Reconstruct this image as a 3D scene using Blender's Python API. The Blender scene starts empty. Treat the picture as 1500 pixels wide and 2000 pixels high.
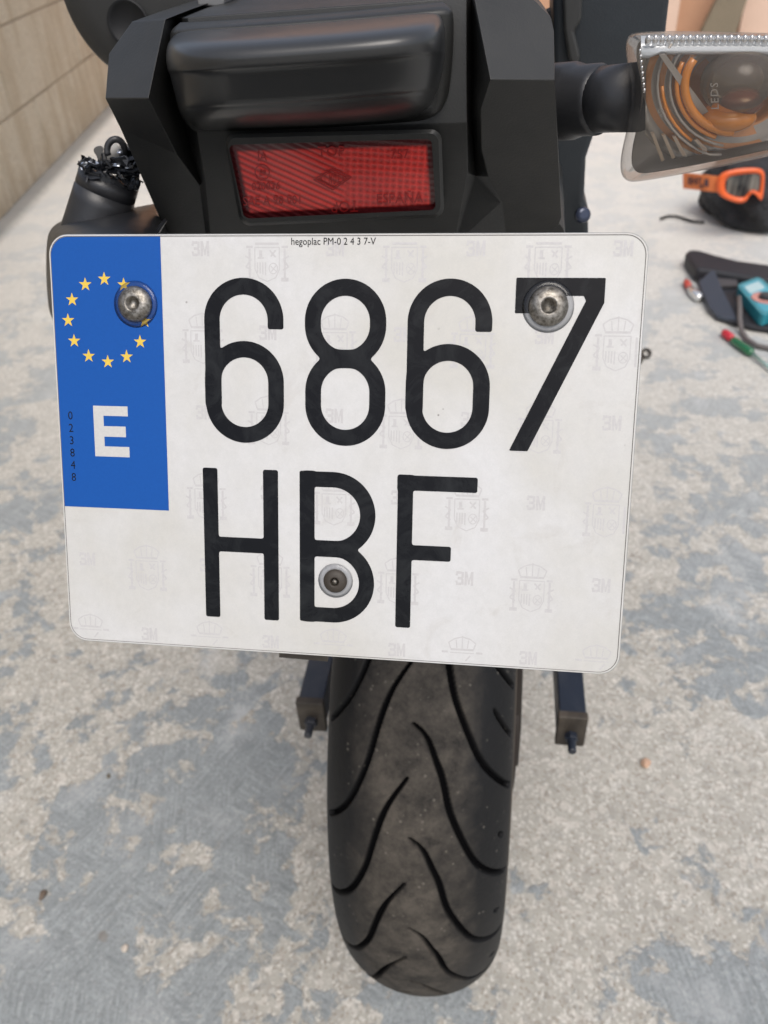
import bpy, bmesh, math, random
import numpy as np
from mathutils import Vector, Matrix
random.seed(7)
SC = bpy.context.scene
COL = SC.collection

# ------------------------------------------------------------------ camera
CAMH = 0.986
R3 = np.array([[0.99111983, 0.12433620, -0.04713805],
               [-0.04111424, 0.62367382, 0.78060271],
               [0.12645594, -0.77173278, 0.62324748]])
F = 1550.0
cam_d = bpy.data.cameras.new('camera'); cam = bpy.data.objects.new('camera', cam_d); COL.objects.link(cam)
m = Matrix.Identity(4)
for i in range(3):
    for j in range(3):
        m[i][j] = R3[j][i]
m.translation = (0, 0, CAMH)
cam.matrix_world = m
cam_d.sensor_fit = 'HORIZONTAL'; cam_d.sensor_width = 36; cam_d.lens = F / 1500 * 36
cam_d.clip_start = 0.02; cam_d.clip_end = 200
cam_d.dof.use_dof = True; cam_d.dof.focus_distance = 0.305; cam_d.dof.aperture_fstop = 21.0
SC.camera = cam

# ------------------------------------------------------------------ light
SUN_EL, SUN_AZ = math.radians(60), math.radians(160)     # azimuth measured from +Y towards +X
w = bpy.data.worlds.new("World"); SC.world = w; w.use_nodes = True
nt = w.node_tree
bg = nt.nodes['Background']
sky = nt.nodes.new('ShaderNodeTexSky'); sky.sky_type = 'NISHITA'; sky.sun_disc = False
sky.sun_elevation = SUN_EL; sky.sun_rotation = SUN_AZ; sky.air_density = 1.0; sky.dust_density = 4.0; sky.ozone_density = 1.0
hs = nt.nodes.new('ShaderNodeHueSaturation'); hs.inputs['Saturation'].default_value = .62      # thin high haze
nt.links.new(sky.outputs[0], hs.inputs['Color']); nt.links.new(hs.outputs[0], bg.inputs[0]); bg.inputs[1].default_value = 0.15
sl = bpy.data.lights.new('sun', 'SUN'); sun = bpy.data.objects.new('sun', sl); COL.objects.link(sun)
sl.energy = 1.0; sl.angle = math.radians(40); sl.color = (1, .965, .90)
dirv = Vector((math.sin(SUN_AZ) * math.cos(SUN_EL), math.cos(SUN_AZ) * math.cos(SUN_EL), math.sin(SUN_EL)))
sun.rotation_euler = dirv.to_track_quat('Z', 'Y').to_euler(); sun.location = (0, 0, 5)
SC.view_settings.view_transform = 'Standard'; SC.view_settings.look = 'None'
SC.view_settings.exposure = 0.27; SC.view_settings.gamma = 1

# ------------------------------------------------------------------ helpers
def ray(px, py):
    return R3.T @ np.array([(px - 750) / F, -(py - 1000) / F, -1.0])
def W(px, py, Y):
    d = ray(px, py); t = Y / d[1]
    return Vector((d[0] * t, Y, CAMH + d[2] * t))
def WZ(px, py, z=0.0):
    d = ray(px, py); t = (z - CAMH) / d[2]
    return Vector((d[0] * t, d[1] * t, z))
def tag(o, label=None, cat=None, group=None, kind=None):
    if label: o['label'] = label
    if cat: o['category'] = cat
    if group: o['group'] = group
    if kind: o['kind'] = kind
    return o
def empty(name, loc, label, cat, group=None):
    o = bpy.data.objects.new(name, None); COL.objects.link(o); o.location = loc; o.empty_display_size = .1
    return tag(o, label, cat, group)
def rootloc(p):
    while p.parent: p = p.parent
    return Vector(p.location)
def link(name, me, mat, parent=None, label=None, smooth=False, bevel=0, sub=0, angle=30, origin=None):
    """me in world coordinates; top-level meshes get an origin of their own"""
    o = bpy.data.objects.new(name, me); COL.objects.link(o)
    off = rootloc(parent) if parent else (Vector(origin) if origin is not None else Vector((0, 0, 0)))
    me.transform(Matrix.Translation(-off))
    if parent: o.parent = parent
    else: o.location = off
    for mm in (mat if isinstance(mat, (list, tuple)) else [mat]): me.materials.append(mm)
    if smooth: me.polygons.foreach_set('use_smooth', [True] * len(me.polygons))
    if bevel:
        b = o.modifiers.new('bevel', 'BEVEL'); b.width = bevel; b.segments = 3; b.limit_method = 'ANGLE'; b.angle_limit = math.radians(angle)
        b.use_clamp_overlap = True
        me.polygons.foreach_set('use_smooth', [True] * len(me.polygons))
        wn = o.modifiers.new('wn', 'WEIGHTED_NORMAL'); wn.keep_sharp = False
    if sub:
        s = o.modifiers.new('sub', 'SUBSURF'); s.levels = s.render_levels = sub
    if label: o['label'] = label
    me.update()
    return o
def fixn(me):
    bm = bmesh.new(); bm.from_mesh(me); bmesh.ops.remove_doubles(bm, verts=bm.verts, dist=1e-6)
    bmesh.ops.recalc_face_normals(bm, faces=bm.faces); bm.to_mesh(me); bm.free()
def mesh(verts, faces, recalc=True):
    me = bpy.data.meshes.new('m'); me.from_pydata([tuple(v) for v in verts], [], faces)
    if recalc: fixn(me)
    return me
def poly_px(pts, Y, thick):
    """closed prism: outline seen at plane Y, pushed straight back by thick"""
    a = [W(x, y, Y) for x, y in pts]; return prism(a, Vector((0, thick, 0)))
def prism(a, off):
    n = len(a); v = list(a) + [p + off for p in a]
    f = [list(range(n)), list(range(2 * n - 1, n - 1, -1))] + [[i, (i + 1) % n, n + (i + 1) % n, n + i] for i in range(n)]
    return mesh(v, f)
def prism_ground(pts, z, z0=0.002):
    a = [WZ(x, y, z) for x, y in pts]; return prism(a, Vector((0, 0, z0 - z)))
def grid(P, closed_u=False):
    """P[row][col] points"""
    nr, nc = len(P), len(P[0]); v = [p for r in P for p in r]; f = []
    for i in range(nr - 1):
        for j in range(nc if closed_u else nc - 1):
            k = (j + 1) % nc
            f.append([i * nc + j, i * nc + k, (i + 1) * nc + k, (i + 1) * nc + j])
    return v, f
def tube(points, r, n=12, cap=True, taper=None):
    pts = [Vector(p) for p in points]; rows = []
    up = Vector((0, 0, 1)); pre = None
    for i, p in enumerate(pts):
        d = (pts[min(i + 1, len(pts) - 1)] - pts[max(i - 1, 0)]).normalized()
        if pre is None: u = d.orthogonal().normalized()
        else: u = (pre - d * pre.dot(d)).normalized()
        pre = u; vv = d.cross(u); rr = r if taper is None else r * taper[i]
        rows.append([p + (u * math.cos(a) + vv * math.sin(a)) * rr for a in [2 * math.pi * k / n for k in range(n)]])
    v, f = grid(rows, True)
    if cap: f += [list(range(n))[::-1], list(range(len(v) - n, len(v)))]
    return mesh(v, f)
def lathe(c, axis, prof, n=40, ref=None, cap=True):
    """prof: (radius, height along axis)"""
    ax = Vector(axis).normalized(); u = (ax.orthogonal() if ref is None else Vector(ref)).normalized(); v2 = ax.cross(u)
    rows = [[Vector(c) + ax * h + (u * math.cos(2 * math.pi * k / n) + v2 * math.sin(2 * math.pi * k / n)) * r for k in range(n)] for r, h in prof]
    v, f = grid(rows, True)
    if cap: f += [list(range(n))[::-1], list(range(len(v) - n, len(v)))]
    return mesh(v, f)
def join(*ms):
    bm = bmesh.new()
    for me in ms: bm.from_mesh(me)
    me = bpy.data.meshes.new('m'); bm.to_mesh(me); bm.free(); return me
def smoothloop(pts, n=3):
    """Chaikin rounding of a closed 2D outline"""
    for _ in range(n):
        q = []
        for i in range(len(pts)):
            a, b = pts[i], pts[(i + 1) % len(pts)]
            q += [(a[0] * .75 + b[0] * .25, a[1] * .75 + b[1] * .25), (a[0] * .25 + b[0] * .75, a[1] * .25 + b[1] * .75)]
        pts = q
    return pts
def roundrect(x0, y0, x1, y1, r, n=8):
    o = []
    for cx, cy, a0 in ((x1 - r, y1 - r, 0), (x0 + r, y1 - r, 90), (x0 + r, y0 + r, 180), (x1 - r, y0 + r, 270)):
        for k in range(n + 1):
            a = math.radians(a0 + 90 * k / n); o.append((cx + r * math.cos(a), cy + r * math.sin(a)))
    return o

# ------------------------------------------------------------------ materials
class N:
    """tiny node builder"""
    def __init__(s, name):
        s.m = bpy.data.materials.new(name); s.m.use_nodes = True; s.t = s.m.node_tree; s.b = s.t.nodes['Principled BSDF']; s.out = s.t.nodes['Material Output']
    def n(s, typ, **k):
        x = s.t.nodes.new(typ)
        for a, b in k.items(): setattr(x, a, b)
        return x
    def l(s, a, b): s.t.links.new(a, b)
    def coord(s, kind='Object'):
        return s.n('ShaderNodeTexCoord').outputs[kind]
    def mapping(s, src, scale=(1, 1, 1), rot=(0, 0, 0), loc=(0, 0, 0)):
        x = s.n('ShaderNodeMapping'); x.inputs['Scale'].default_value = scale; x.inputs['Rotation'].default_value = rot; x.inputs['Location'].default_value = loc
        s.l(src, x.inputs[0]); return x.outputs[0]
    def noise(s, src, scale, detail=4, rough=.55, dist=0):
        x = s.n('ShaderNodeTexNoise'); s.l(src, x.inputs['Vector']); x.inputs['Scale'].default_value = scale; x.inputs['Detail'].default_value = detail
        x.inputs['Roughness'].default_value = rough; x.inputs['Distortion'].default_value = dist; return x.outputs['Fac']
    def vor(s, src, scale, feature='F1', out='Distance', rnd=1):
        x = s.n('ShaderNodeTexVoronoi', feature=feature); s.l(src, x.inputs['Vector']); x.inputs['Scale'].default_value = scale; x.inputs['Randomness'].default_value = rnd
        return x.outputs[out]
    def ramp(s, src, stops):
        x = s.n('ShaderNodeValToRGB'); s.l(src, x.inputs[0]); e = x.color_ramp.elements
        while len(e) < len(stops): e.new(.5)
        for a, (p, c) in zip(e, stops):
            a.position = p; a.color = (c, c, c, 1) if isinstance(c, (int, float)) else (*c, 1)
        return x.outputs[0]
    def mix(s, fac, a, b, mode='MIX'):
        x = s.n('ShaderNodeMix', data_type='RGBA', blend_type=mode)
        for q, (sock, v) in enumerate(((x.inputs[0], fac), (x.inputs[6], a), (x.inputs[7], b))):
            if isinstance(v, (int, float)): sock.default_value = v if q == 0 else (v, v, v, 1)
            elif isinstance(v, tuple): sock.default_value = (*v, 1)
            else: s.l(v, sock)
        return x.outputs[2]
    def math(s, op, a, b=0.0, c=None):
        x = s.n('ShaderNodeMath', operation=op)
        for i, v in enumerate((a, b) + ((c,) if c is not None else ())):
            if isinstance(v, (int, float)): x.inputs[i].default_value = v
            else: s.l(v, x.inputs[i])
        return x.outputs[0]
    def bump(s, h, strength=.3, dist=.001):
        x = s.n('ShaderNodeBump'); s.l(h, x.inputs['Height']); x.inputs['Strength'].default_value = strength; x.inputs['Distance'].default_value = dist
        s.l(x.outputs[0], s.b.inputs['Normal']); return x.outputs[0]
    def set(s, **k):
        names = {'col': 'Base Color', 'rough': 'Roughness', 'metal': 'Metallic', 'spec': 'Specular IOR Level', 'coat': 'Coat Weight', 'coatr': 'Coat Roughness', 'trans': 'Transmission Weight', 'ior': 'IOR'}
        for a, v in k.items():
            sock = s.b.inputs[names[a]]
            if isinstance(v, (int, float)): sock.default_value = v
            elif isinstance(v, tuple): sock.default_value = (*v, 1)
            else: s.l(v, sock)
        return s

def plastic(name, col, rough=.4, var=.35, scale=60, bumpd=.0004, dust=0.0, dustcol=(.2, .17, .13)):
    s = N(name); c = s.coord()
    n1 = s.noise(c, scale, 6, .6); n2 = s.noise(c, scale * .2, 5, .6, .5)
    base = s.mix(s.ramp(n2, [(.3, 0.0), (.7, 1.0)]), tuple(x * (1 - var) for x in col), tuple(min(1, x * (1 + var)) for x in col))
    if dust:
        sp = s.vor(c, scale * 6); spk = s.ramp(sp, [(.0, 1.0), (.06, 1.0), (.1, 0.0)])
        d = s.math('MULTIPLY', s.ramp(n2, [(.45, 0.0), (.8, 1.0)]), dust)
        d = s.math('MAXIMUM', d, s.math('MULTIPLY', s.math('MULTIPLY', spk, s.ramp(n1, [(.55, 0.0), (.6, 1.0)])), dust * 2))
        base = s.mix(d, base, dustcol)
    s.set(col=base, rough=s.math('ADD', s.math('MULTIPLY', n1, .25), rough - .12))
    s.bump(s.noise(c, scale * 25, 3), .25, bumpd)
    return s.m
def simple(name, col, rough=.5, metal=0.0, coat=0.0):
    s = N(name); c = s.coord(); n1 = s.noise(c, 90, 4)
    s.set(col=s.mix(s.math('MULTIPLY', n1, .5), col, tuple(x * .75 for x in col)), rough=rough, metal=metal, coat=coat); return s.m
def clear(name, tint, rough=.03, ior=1.45, dif=0.0, difcol=(.5, .5, .5), gloss=1.0):
    """thin clear plastic: tinted see-through plus a Fresnel gloss"""
    s = N(name); s.t.nodes.remove(s.b)
    tr = s.n('ShaderNodeBsdfTransparent'); tr.inputs[0].default_value = (*tint, 1)
    gl = s.n('ShaderNodeBsdfGlossy'); gl.inputs['Roughness'].default_value = rough
    fr = s.n('ShaderNodeFresnel'); fr.inputs[0].default_value = ior
    bp = s.n('ShaderNodeBump'); bp.inputs['Strength'].default_value = .12; bp.inputs['Distance'].default_value = .001
    s.l(s.noise(s.coord(), 120, 3), bp.inputs['Height']); s.l(bp.outputs[0], gl.inputs['Normal'])
    mx = s.n('ShaderNodeMixShader'); s.l(s.math('MULTIPLY', fr.outputs[0], gloss), mx.inputs[0]); s.l(tr.outputs[0], mx.inputs[1]); s.l(gl.outputs[0], mx.inputs[2])
    last = mx.outputs[0]
    if dif:
        df = s.n('ShaderNodeBsdfDiffuse'); df.inputs[0].default_value = (*difcol, 1); m2 = s.n('ShaderNodeMixShader'); m2.inputs[0].default_value = dif
        s.l(last, m2.inputs[1]); s.l(df.outputs[0], m2.inputs[2]); last = m2.outputs[0]
    s.l(last, s.out.inputs[0]); return s.m

M_body = plastic('black_moulded_plastic', (.020, .0205, .020), .45, .25, 40, .0003, .16, (.10, .09, .075))
M_lamp = plastic('smooth_black_plastic', (.026, .0265, .027), .37, .12, 8, .00003, .02, (.06, .055, .05))
M_holder = plastic('glossy_black_plastic', (.010, .011, .014), .34, .2, 30, .0001, .05)
M_stalk = plastic('black_rubber_stalk', (.022, .023, .026), .36, .3, 70, .0003, .06)
M_darkmetal = plastic('black_painted_metal', (.018, .024, .038), .32, .3, 50, .0002, .35)  # bluish base colour stands in for sky-lit gloss
M_dirtmetal = plastic('dirty_brown_metal', (.05, .04, .03), .55, .5, 90, .0005, .3)
M_disc = simple('brown_steel_disc', (.06, .05, .045), .4, .5)
M_rim = simple('black_cast_alloy', (.015, .015, .017), .35, .2)
M_muffler = plastic('grey_metal_cap', (.030, .030, .029), .5, .25, 20, .0003)

M_lamp.node_tree.nodes['Principled BSDF'].inputs['Coat Weight'].default_value = .35; M_lamp.node_tree.nodes['Principled BSDF'].inputs['Coat Roughness'].default_value = .18
# plate face
s = N('white_retroreflective_sheet'); c = s.coord()
fine = s.noise(c, 1600, 2, .7); mid = s.noise(c, 260, 4, .7); big = s.noise(c, 14, 5, .6, .4)
basec = s.mix(s.ramp(big, [(.35, 0.0), (.65, 1.0)]), (.525, .51, .47), (.60, .595, .59))
basec = s.mix(s.ramp(fine, [(.3, .0), (.7, .13)]), basec, (.33, .33, .32))
basec = s.mix(s.ramp(mid, [(.35, .16), (.65, .0)]), basec, (.37, .37, .36))
spk = s.math('MULTIPLY', s.ramp(s.vor(c, 95), [(.0, 1.0), (.035, .9), (.06, 0.0)]), s.ramp(s.noise(c, 30, 2), [(.56, 0.0), (.60, 1.0)]))
basec = s.mix(spk, basec, (.10, .08, .07))
smu = s.ramp(s.noise(c, 45, 5, .65, .6), [(.60, 0.0), (.8, .30)])
basec = s.mix(smu, basec, (.30, .26, .21))
s.set(col=basec, rough=.45, coat=.35, coatr=.08); s.bump(s.noise(c, 130, 3), .10, .0006); M_plate = s.m
def film(name, col, rough=.35, coat=.7, var=.12, haze=0.0):
    s = N(name); c = s.coord(); n1 = s.noise(c, 900, 2, .7)
    base = s.mix(n1, tuple(x * (1 - var) for x in col), tuple(x * (1 + var) for x in col))
    if haze:
        sm = s.ramp(s.noise(c, 70, 6, .7, 1.2), [(.45, 0.0), (.75, haze)])
        base = s.mix(sm, base, (.13, .14, .14))
    s.set(col=base, rough=rough, coat=coat, coatr=.03, spec=.14); s.bump(s.noise(c, 130, 3), .10, .0006); return s.m
M_ink = film('black_print', (.003, .003, .004), .22, .12, .1, .12)
M_blue = film('blue_band_film', (.005, .074, .32), .45, .2, .08)
M_star = film('yellow_star_film', (.68, .47, .07), .45, .4)
M_white = film('white_letter_film', (.52, .51, .49), .45, .3)
M_water = film('faint_grey_print', (.495, .482, .478), .45, .3)
M_edge = simple('acrylic_edge', (.36, .36, .35), .3, 0, .3)
M_line = simple('dark_edge_line', (.12, .11, .10), .5)
s = N('worn_bolt_steel'); c = s.coord(); n1 = s.noise(c, 500, 6, .7); n2 = s.noise(c, 160, 4, .6)
s.set(col=s.mix(s.ramp(n1, [(.35, 0.0), (.65, 1.0)]), (.08, .07, .055), (.34, .32, .29)), metal=.85, rough=s.ramp(n2, [(.3, .28), (.7, .6)])); s.bump(n1, .5, .0003); M_bolt = s.m
M_washer = clear('clear_washer', (.80, .81, .83), .08)

# tyre
s = N('tyre_rubber'); c = s.coord(); at = s.n('ShaderNodeAttribute', attribute_name='wear'); 
n1 = s.noise(c, 45, 10, .78); n2 = s.noise(c, 17, 8, .7, .8); n3 = s.noise(c, 400, 3, .7)
n1 = s.ramp(n1, [(.36, 0.0), (.64, 1.0)])
wear = s.math('ADD', at.outputs['Fac'], s.math('MULTIPLY', s.math('SUBTRACT', n2, .5), 1.3))
wear = s.ramp(wear, [(.22, 0.0), (.85, 1.0)])
wear = s.math('MULTIPLY', wear, s.ramp(at.outputs['Fac'], [(.0, 0.0), (.06, 1.0)]))
dusty = s.mix(n1, (.020, .018, .016), (.090, .078, .064))
basec = s.mix(wear, (.0085, .0085, .009), dusty)
spk = s.math('MULTIPLY', s.ramp(s.vor(c, 150), [(.0, 1.0), (.14, .8), (.20, 0.0)]), s.ramp(s.noise(c, 40, 3), [(.52, 0.0), (.58, 1.0)]))
basec = s.mix(s.math('MULTIPLY', spk, .45), basec, (.20, .18, .15))
ed = s.n('ShaderNodeAttribute', attribute_name='edge')
basec = s.mix(s.math('MULTIPLY', ed.outputs['Fac'], s.ramp(n2, [(.3, .35), (.6, .9)])), basec, (.085, .062, .042))
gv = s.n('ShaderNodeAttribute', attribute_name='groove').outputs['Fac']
basec = s.mix(gv, basec, (.0035, .0035, .004))  # groove floors darkened in colour, shade of the recess painted in
s.set(col=basec, rough=s.mix(gv, s.mix(wear, .55, .80), .95), spec=s.math('SUBTRACT', .28, s.math('MULTIPLY', gv, .24))); s.bump(s.math('ADD', n3, n1), .5, .0006); M_tyre = s.m

# ground
s = N('worn_concrete'); c = s.coord('Object')
warp = s.n('ShaderNodeTexNoise'); s.l(c, warp.inputs['Vector']); warp.inputs['Scale'].default_value = 25; warp.inputs['Detail'].default_value = 5
wv = s.n('ShaderNodeVectorMath', operation='MULTIPLY_ADD'); s.l(warp.outputs['Color'], wv.inputs[0]); wv.inputs[1].default_value = (.03, .03, 0); s.l(c, wv.inputs[2])
cw = wv.outputs[0]
big = s.math('ADD', s.math('MULTIPLY', s.noise(cw, 5.5, 9, .66, .25), .66), s.math('MULTIPLY', s.noise(cw, 24, 7, .68, .2), .34))
sep = s.n('ShaderNodeSeparateXYZ'); s.l(c, sep.inputs[0])
def blob(x, y, rx, ry, amp):
    a = s.math('DIVIDE', s.math('SUBTRACT', sep.outputs[0], x), rx); b = s.math('DIVIDE', s.math('SUBTRACT', sep.outputs[1], y), ry)
    d = s.math('ADD', s.math('MULTIPLY', a, a), s.math('MULTIPLY', b, b))
    return s.math('MULTIPLY', s.math('POWER', 2.718, s.math('MULTIPLY', d, -1.0)), amp)
val = big
for a in ((-.42, .50, .14, .22, .07), (-.36, .30, .18, .08, .05), (.22, .60, .20, .20, -.10), (.33, .40, .10, .06, .12), (-.17, .50, .09, .14, -.05), (.30, 1.0, .2, .2, .03), (-.02, .34, .1, .06, .05), (-.60, .95, .2, .15, -.04)):
    val = s.math('ADD', val, blob(*a))
film_m = s.ramp(val, [(.500, 0.0), (.525, 1.0)])
# sandy exposed aggregate
g1 = s.noise(c, 220, 5, .75); g2 = s.noise(c, 40, 6, .7); g3 = s.vor(c, 300, out='Color')
sandc = s.mix(g2, (.285, .270, .232), (.575, .558, .508))
gr = s.n('ShaderNodeSeparateColor'); s.l(g3, gr.inputs[0])
sandc = s.mix(s.ramp(gr.outputs[0], [(.76, 0.0), (.82, .6)]), sandc, (.72, .70, .65))
g5 = s.n('ShaderNodeSeparateColor'); s.l(s.vor(cw, 115, out='Color'), g5.inputs[0]); sandc = s.mix(s.ramp(g5.outputs[0], [(.80, 0.0), (.84, .35)]), sandc, (.27, .26, .24)); sandc = s.mix(s.ramp(g5.outputs[1], [(.86, 0.0), (.9, .4)]), sandc, (.70, .66, .60))
sandc = s.mix(s.ramp(gr.outputs[1], [(.82, 0.0), (.88, .5)]), sandc, (.24, .20, .16))
sandc = s.mix(s.ramp(g1, [(.35, .35), (.6, 0.0)]), sandc, (.27, .24, .20))
# blue-grey trowelled cement film with sweeping strokes
strokeA = s.noise(s.mapping(s.mapping(c, (1, 1, 1), (0, 0, .45)), (150, 12, 1)), 1, 5, .7); strokeB = s.noise(s.mapping(s.mapping(c, (1, 1, 1), (0, 0, -1.15)), (170, 16, 1)), 1, 5, .7)
strokeC = s.noise(s.mapping(s.mapping(c, (1, 1, 1), (0, 0, -.25)), (200, 18, 1)), 1, 5, .7)
strokes = s.mix(s.ramp(s.noise(c, 7, 3), [(.47, 0.0), (.53, 1.0)]), strokeA, strokeB)
strokes = s.mix(s.ramp(s.noise(s.mapping(c, loc=(7, 3, 1)), 6, 3), [(.50, 0.0), (.55, 1.0)]), strokes, strokeC)
bluec = s.mix(s.ramp(strokes, [(.35, 0.0), (.65, 1.0)]), (.215, .236, .240), (.375, .400, .405))
bluec = s.mix(s.ramp(g2, [(.35, .5), (.6, 0.0)]), bluec, (.20, .215, .22))
bluec = s.mix(s.ramp(g1, [(.40, .6), (.50, 0.0)]), bluec, (.16, .17, .175)); bluec = s.mix(s.ramp(gr.outputs[2], [(.90, 0.0), (.94, .22)]), bluec, (.50, .51, .50))
bluec = s.mix(s.ramp(s.noise(c, 12, 4), [(.55, 0.0), (.75, .5)]), bluec, (.52, .53, .53))
gc = s.mix(film_m, sandc, bluec)
blot = s.noise(cw, 55, 8, .75); gc = s.mix(s.ramp(blot, [(.60, 0.0), (.66, .55)]), gc, (.19, .195, .19)); gc = s.mix(s.ramp(blot, [(.30, .5), (.37, 0.0)]), gc, (.66, .65, .61))
whit = s.ramp(s.noise(cw, 3.1, 7, .7), [(.56, 0.0), (.66, .55)]); gc = s.mix(s.math('MULTIPLY', whit, s.ramp(g1, [(.4, .3), (.6, 1.0)])), gc, (.70, .70, .68))
pits = s.math('MULTIPLY', s.ramp(s.vor(cw, 22), [(.0, 1.0), (.10, .9), (.16, 0.0)]), s.ramp(s.noise(c, 9, 2), [(.54, 0.0), (.60, 1.0)]))
gc = s.mix(s.math('MULTIPLY', pits, .6), gc, (.20, .17, .14))
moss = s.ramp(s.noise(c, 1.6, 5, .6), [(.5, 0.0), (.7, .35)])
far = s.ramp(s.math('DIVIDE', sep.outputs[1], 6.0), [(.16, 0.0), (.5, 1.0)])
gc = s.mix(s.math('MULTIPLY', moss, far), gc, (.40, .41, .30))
gc = s.mix(s.math('MULTIPLY', far, .62), gc, (.74, .73, .69))  # colour paled with distance, standing in for brighter light far off
# dirt line along the wall foot
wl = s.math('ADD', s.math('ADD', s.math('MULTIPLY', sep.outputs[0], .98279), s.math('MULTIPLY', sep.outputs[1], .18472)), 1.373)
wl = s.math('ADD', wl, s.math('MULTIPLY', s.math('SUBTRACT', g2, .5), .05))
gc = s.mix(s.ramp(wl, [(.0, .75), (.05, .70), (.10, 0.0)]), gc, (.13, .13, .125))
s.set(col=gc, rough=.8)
hh = s.math('ADD', s.math('MULTIPLY', film_m, .5), s.math('ADD', s.math('MULTIPLY', g1, .5), s.math('MULTIPLY', strokes, .35)))
s.bump(hh, .55, .003); M_ground = s.m

# block wall
s = N('beige_rough_block'); c = s.coord('Object'); a1 = s.noise(c, 6, 6, .6); a2 = s.noise(c, 60, 6, .7); st = s.noise(s.mapping(c, (9, 9, 1.6)), 1, 4, .6)
col = s.mix(a1, (.66, .57, .42), (.84, .77, .63)); col = s.mix(s.ramp(st, [(.42, .5), (.54, 0.0)]), col, (.54, .43, .28)); col = s.mix(s.ramp(a2, [(.4, .3), (.6, 0.0)]), col, (.42, .34, .24))
s.set(col=col, rough=.9); s.bump(s.math('ADD', a2, s.math('MULTIPLY', a1, 2)), 1.0, .03); M_block = s.m
s = N('mortar'); c = s.coord('Object'); s.set(col=s.mix(s.noise(c, 40, 5), (.50, .43, .33), (.64, .57, .45)), rough=.95); M_mortar = s.m
def stucco(name, ca, cb):
    s = N(name); c = s.coord('Object'); s.set(col=s.mix(s.noise(c, 5, 6, .6), ca, cb), rough=.9); s.bump(s.noise(c, 90, 5), .6, .006); return s.m
M_salmon = stucco('salmon_plaster', (.46, .25, .15), (.56, .33, .21)); M_pinkish = stucco('pale_pink_plaster', (.62, .44, .34), (.72, .53, .42))
M_olive = stucco('olive_brown_timber', (.14, .12, .08), (.26, .21, .15))

# ------------------------------------------------------------------ setting
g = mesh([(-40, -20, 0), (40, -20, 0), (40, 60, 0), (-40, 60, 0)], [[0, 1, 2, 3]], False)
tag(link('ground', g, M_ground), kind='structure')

wd = Vector((-.18472, .98279, 0)); wn_ = Vector((-.98279, -.18472, 0))   # along the wall, away from the yard
w0 = Vector((-1.954, 2.960, 0))
def wallpt(s_, d_, z_): return w0 + wd * s_ + wn_ * d_ + Vector((0, 0, z_))
vs, fs, mi = [], [], []
def wbox(s0, s1, d0, d1, z0, z1, k):
    b = len(vs)
    for (a, d, z) in ((s0, d0, z0), (s1, d0, z0), (s1, d1, z0), (s0, d1, z0), (s0, d0, z1), (s1, d0, z1), (s1, d1, z1), (s0, d1, z1)): vs.append(wallpt(a, d, z))
    for q in ((0, 1, 5, 4), (1, 2, 6, 5), (2, 3, 7, 6), (3, 0, 4, 7), (4, 5, 6, 7), (0, 3, 2, 1)):
        fs.append([b + i for i in q]); mi.append(k)
wbox(-4, 3.2, .012, .2, 0, 1.49, 1)
zc = 0
for r in range(5):
    z1 = .277 + .299 * r; s0 = -4 + (.3 if r % 2 else 0)
    while s0 < 3.2:
        wbox(s0 + .004, min(s0 + .592, 3.19), 0 + random.uniform(0, .003), .1, zc, z1, 0); s0 += .6
    zc = z1 + .010
me = mesh(vs, fs, False); me.polygons.foreach_set('material_index', mi)
for p in me.polygons: pass
wall_o = link('block_wall', me, [M_block, M_mortar], bevel=.004, origin=w0)
tag(wall_o, 'beige rough concrete block wall with stained courses at left behind the motorcycle', 'wall')

BY = 5.6
bw = prism([Vector((-2.6, BY, 0)), Vector((3.2, BY, 0)), Vector((3.2, BY, 2.6)), Vector((-2.6, BY, 2.6))], Vector((0, .2, 0)))
root = empty('rear_wall', (0.3, BY, 0), 'salmon plastered wall across the far end of the yard', 'wall')
link('wall', bw, M_salmon, root)
a, b = W(1296, 20, BY - .06), W(1326, 20, BY - .06)
link('corner_strip', prism([Vector((a.x, BY - .06, .001)), Vector((b.x, BY - .06, .001)), Vector((b.x, BY - .06, 2.6)), Vector((a.x, BY - .06, 2.6))], Vector((0, .058, 0))), M_pinkish, root, 'pale pink strip at the corner')
a = W(1452, 20, BY - .04)
link('render_panel', prism([Vector((a.x, BY - .04, .001)), Vector((3.2, BY - .04, .001)), Vector((3.2, BY - .04, 2.6)), Vector((a.x, BY - .04, 2.6))], Vector((0, .038, 0))), M_pinkish, root, 'paler pink rendered section')
pole = []
for (l, r_, y_) in ((1338, 1412, 200), (1352, 1424, 140), (1371, 1440, 60), (1400, 1460, 0), (1450, 1496, -120)):
    pole.append((l, r_, y_))
pl = [(l, y_) for l, r_, y_ in pole] + [(r_, y_) for l, r_, y_ in pole[::-1]]
tag(link('leaning_post', poly_px(pl, BY - .18, .06), M_olive, bevel=.01, origin=W(1375, 200, BY - .15)), 'olive brown post leaning against the salmon wall', 'post')

# ------------------------------------------------------------------ motorcycle
BX, BYW = -.0431, .5692
bike = empty('motorcycle', (BX, BYW, 0), 'black motorcycle seen from behind with a Spanish plate and one broken rear turn signal', 'motorcycle')

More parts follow.
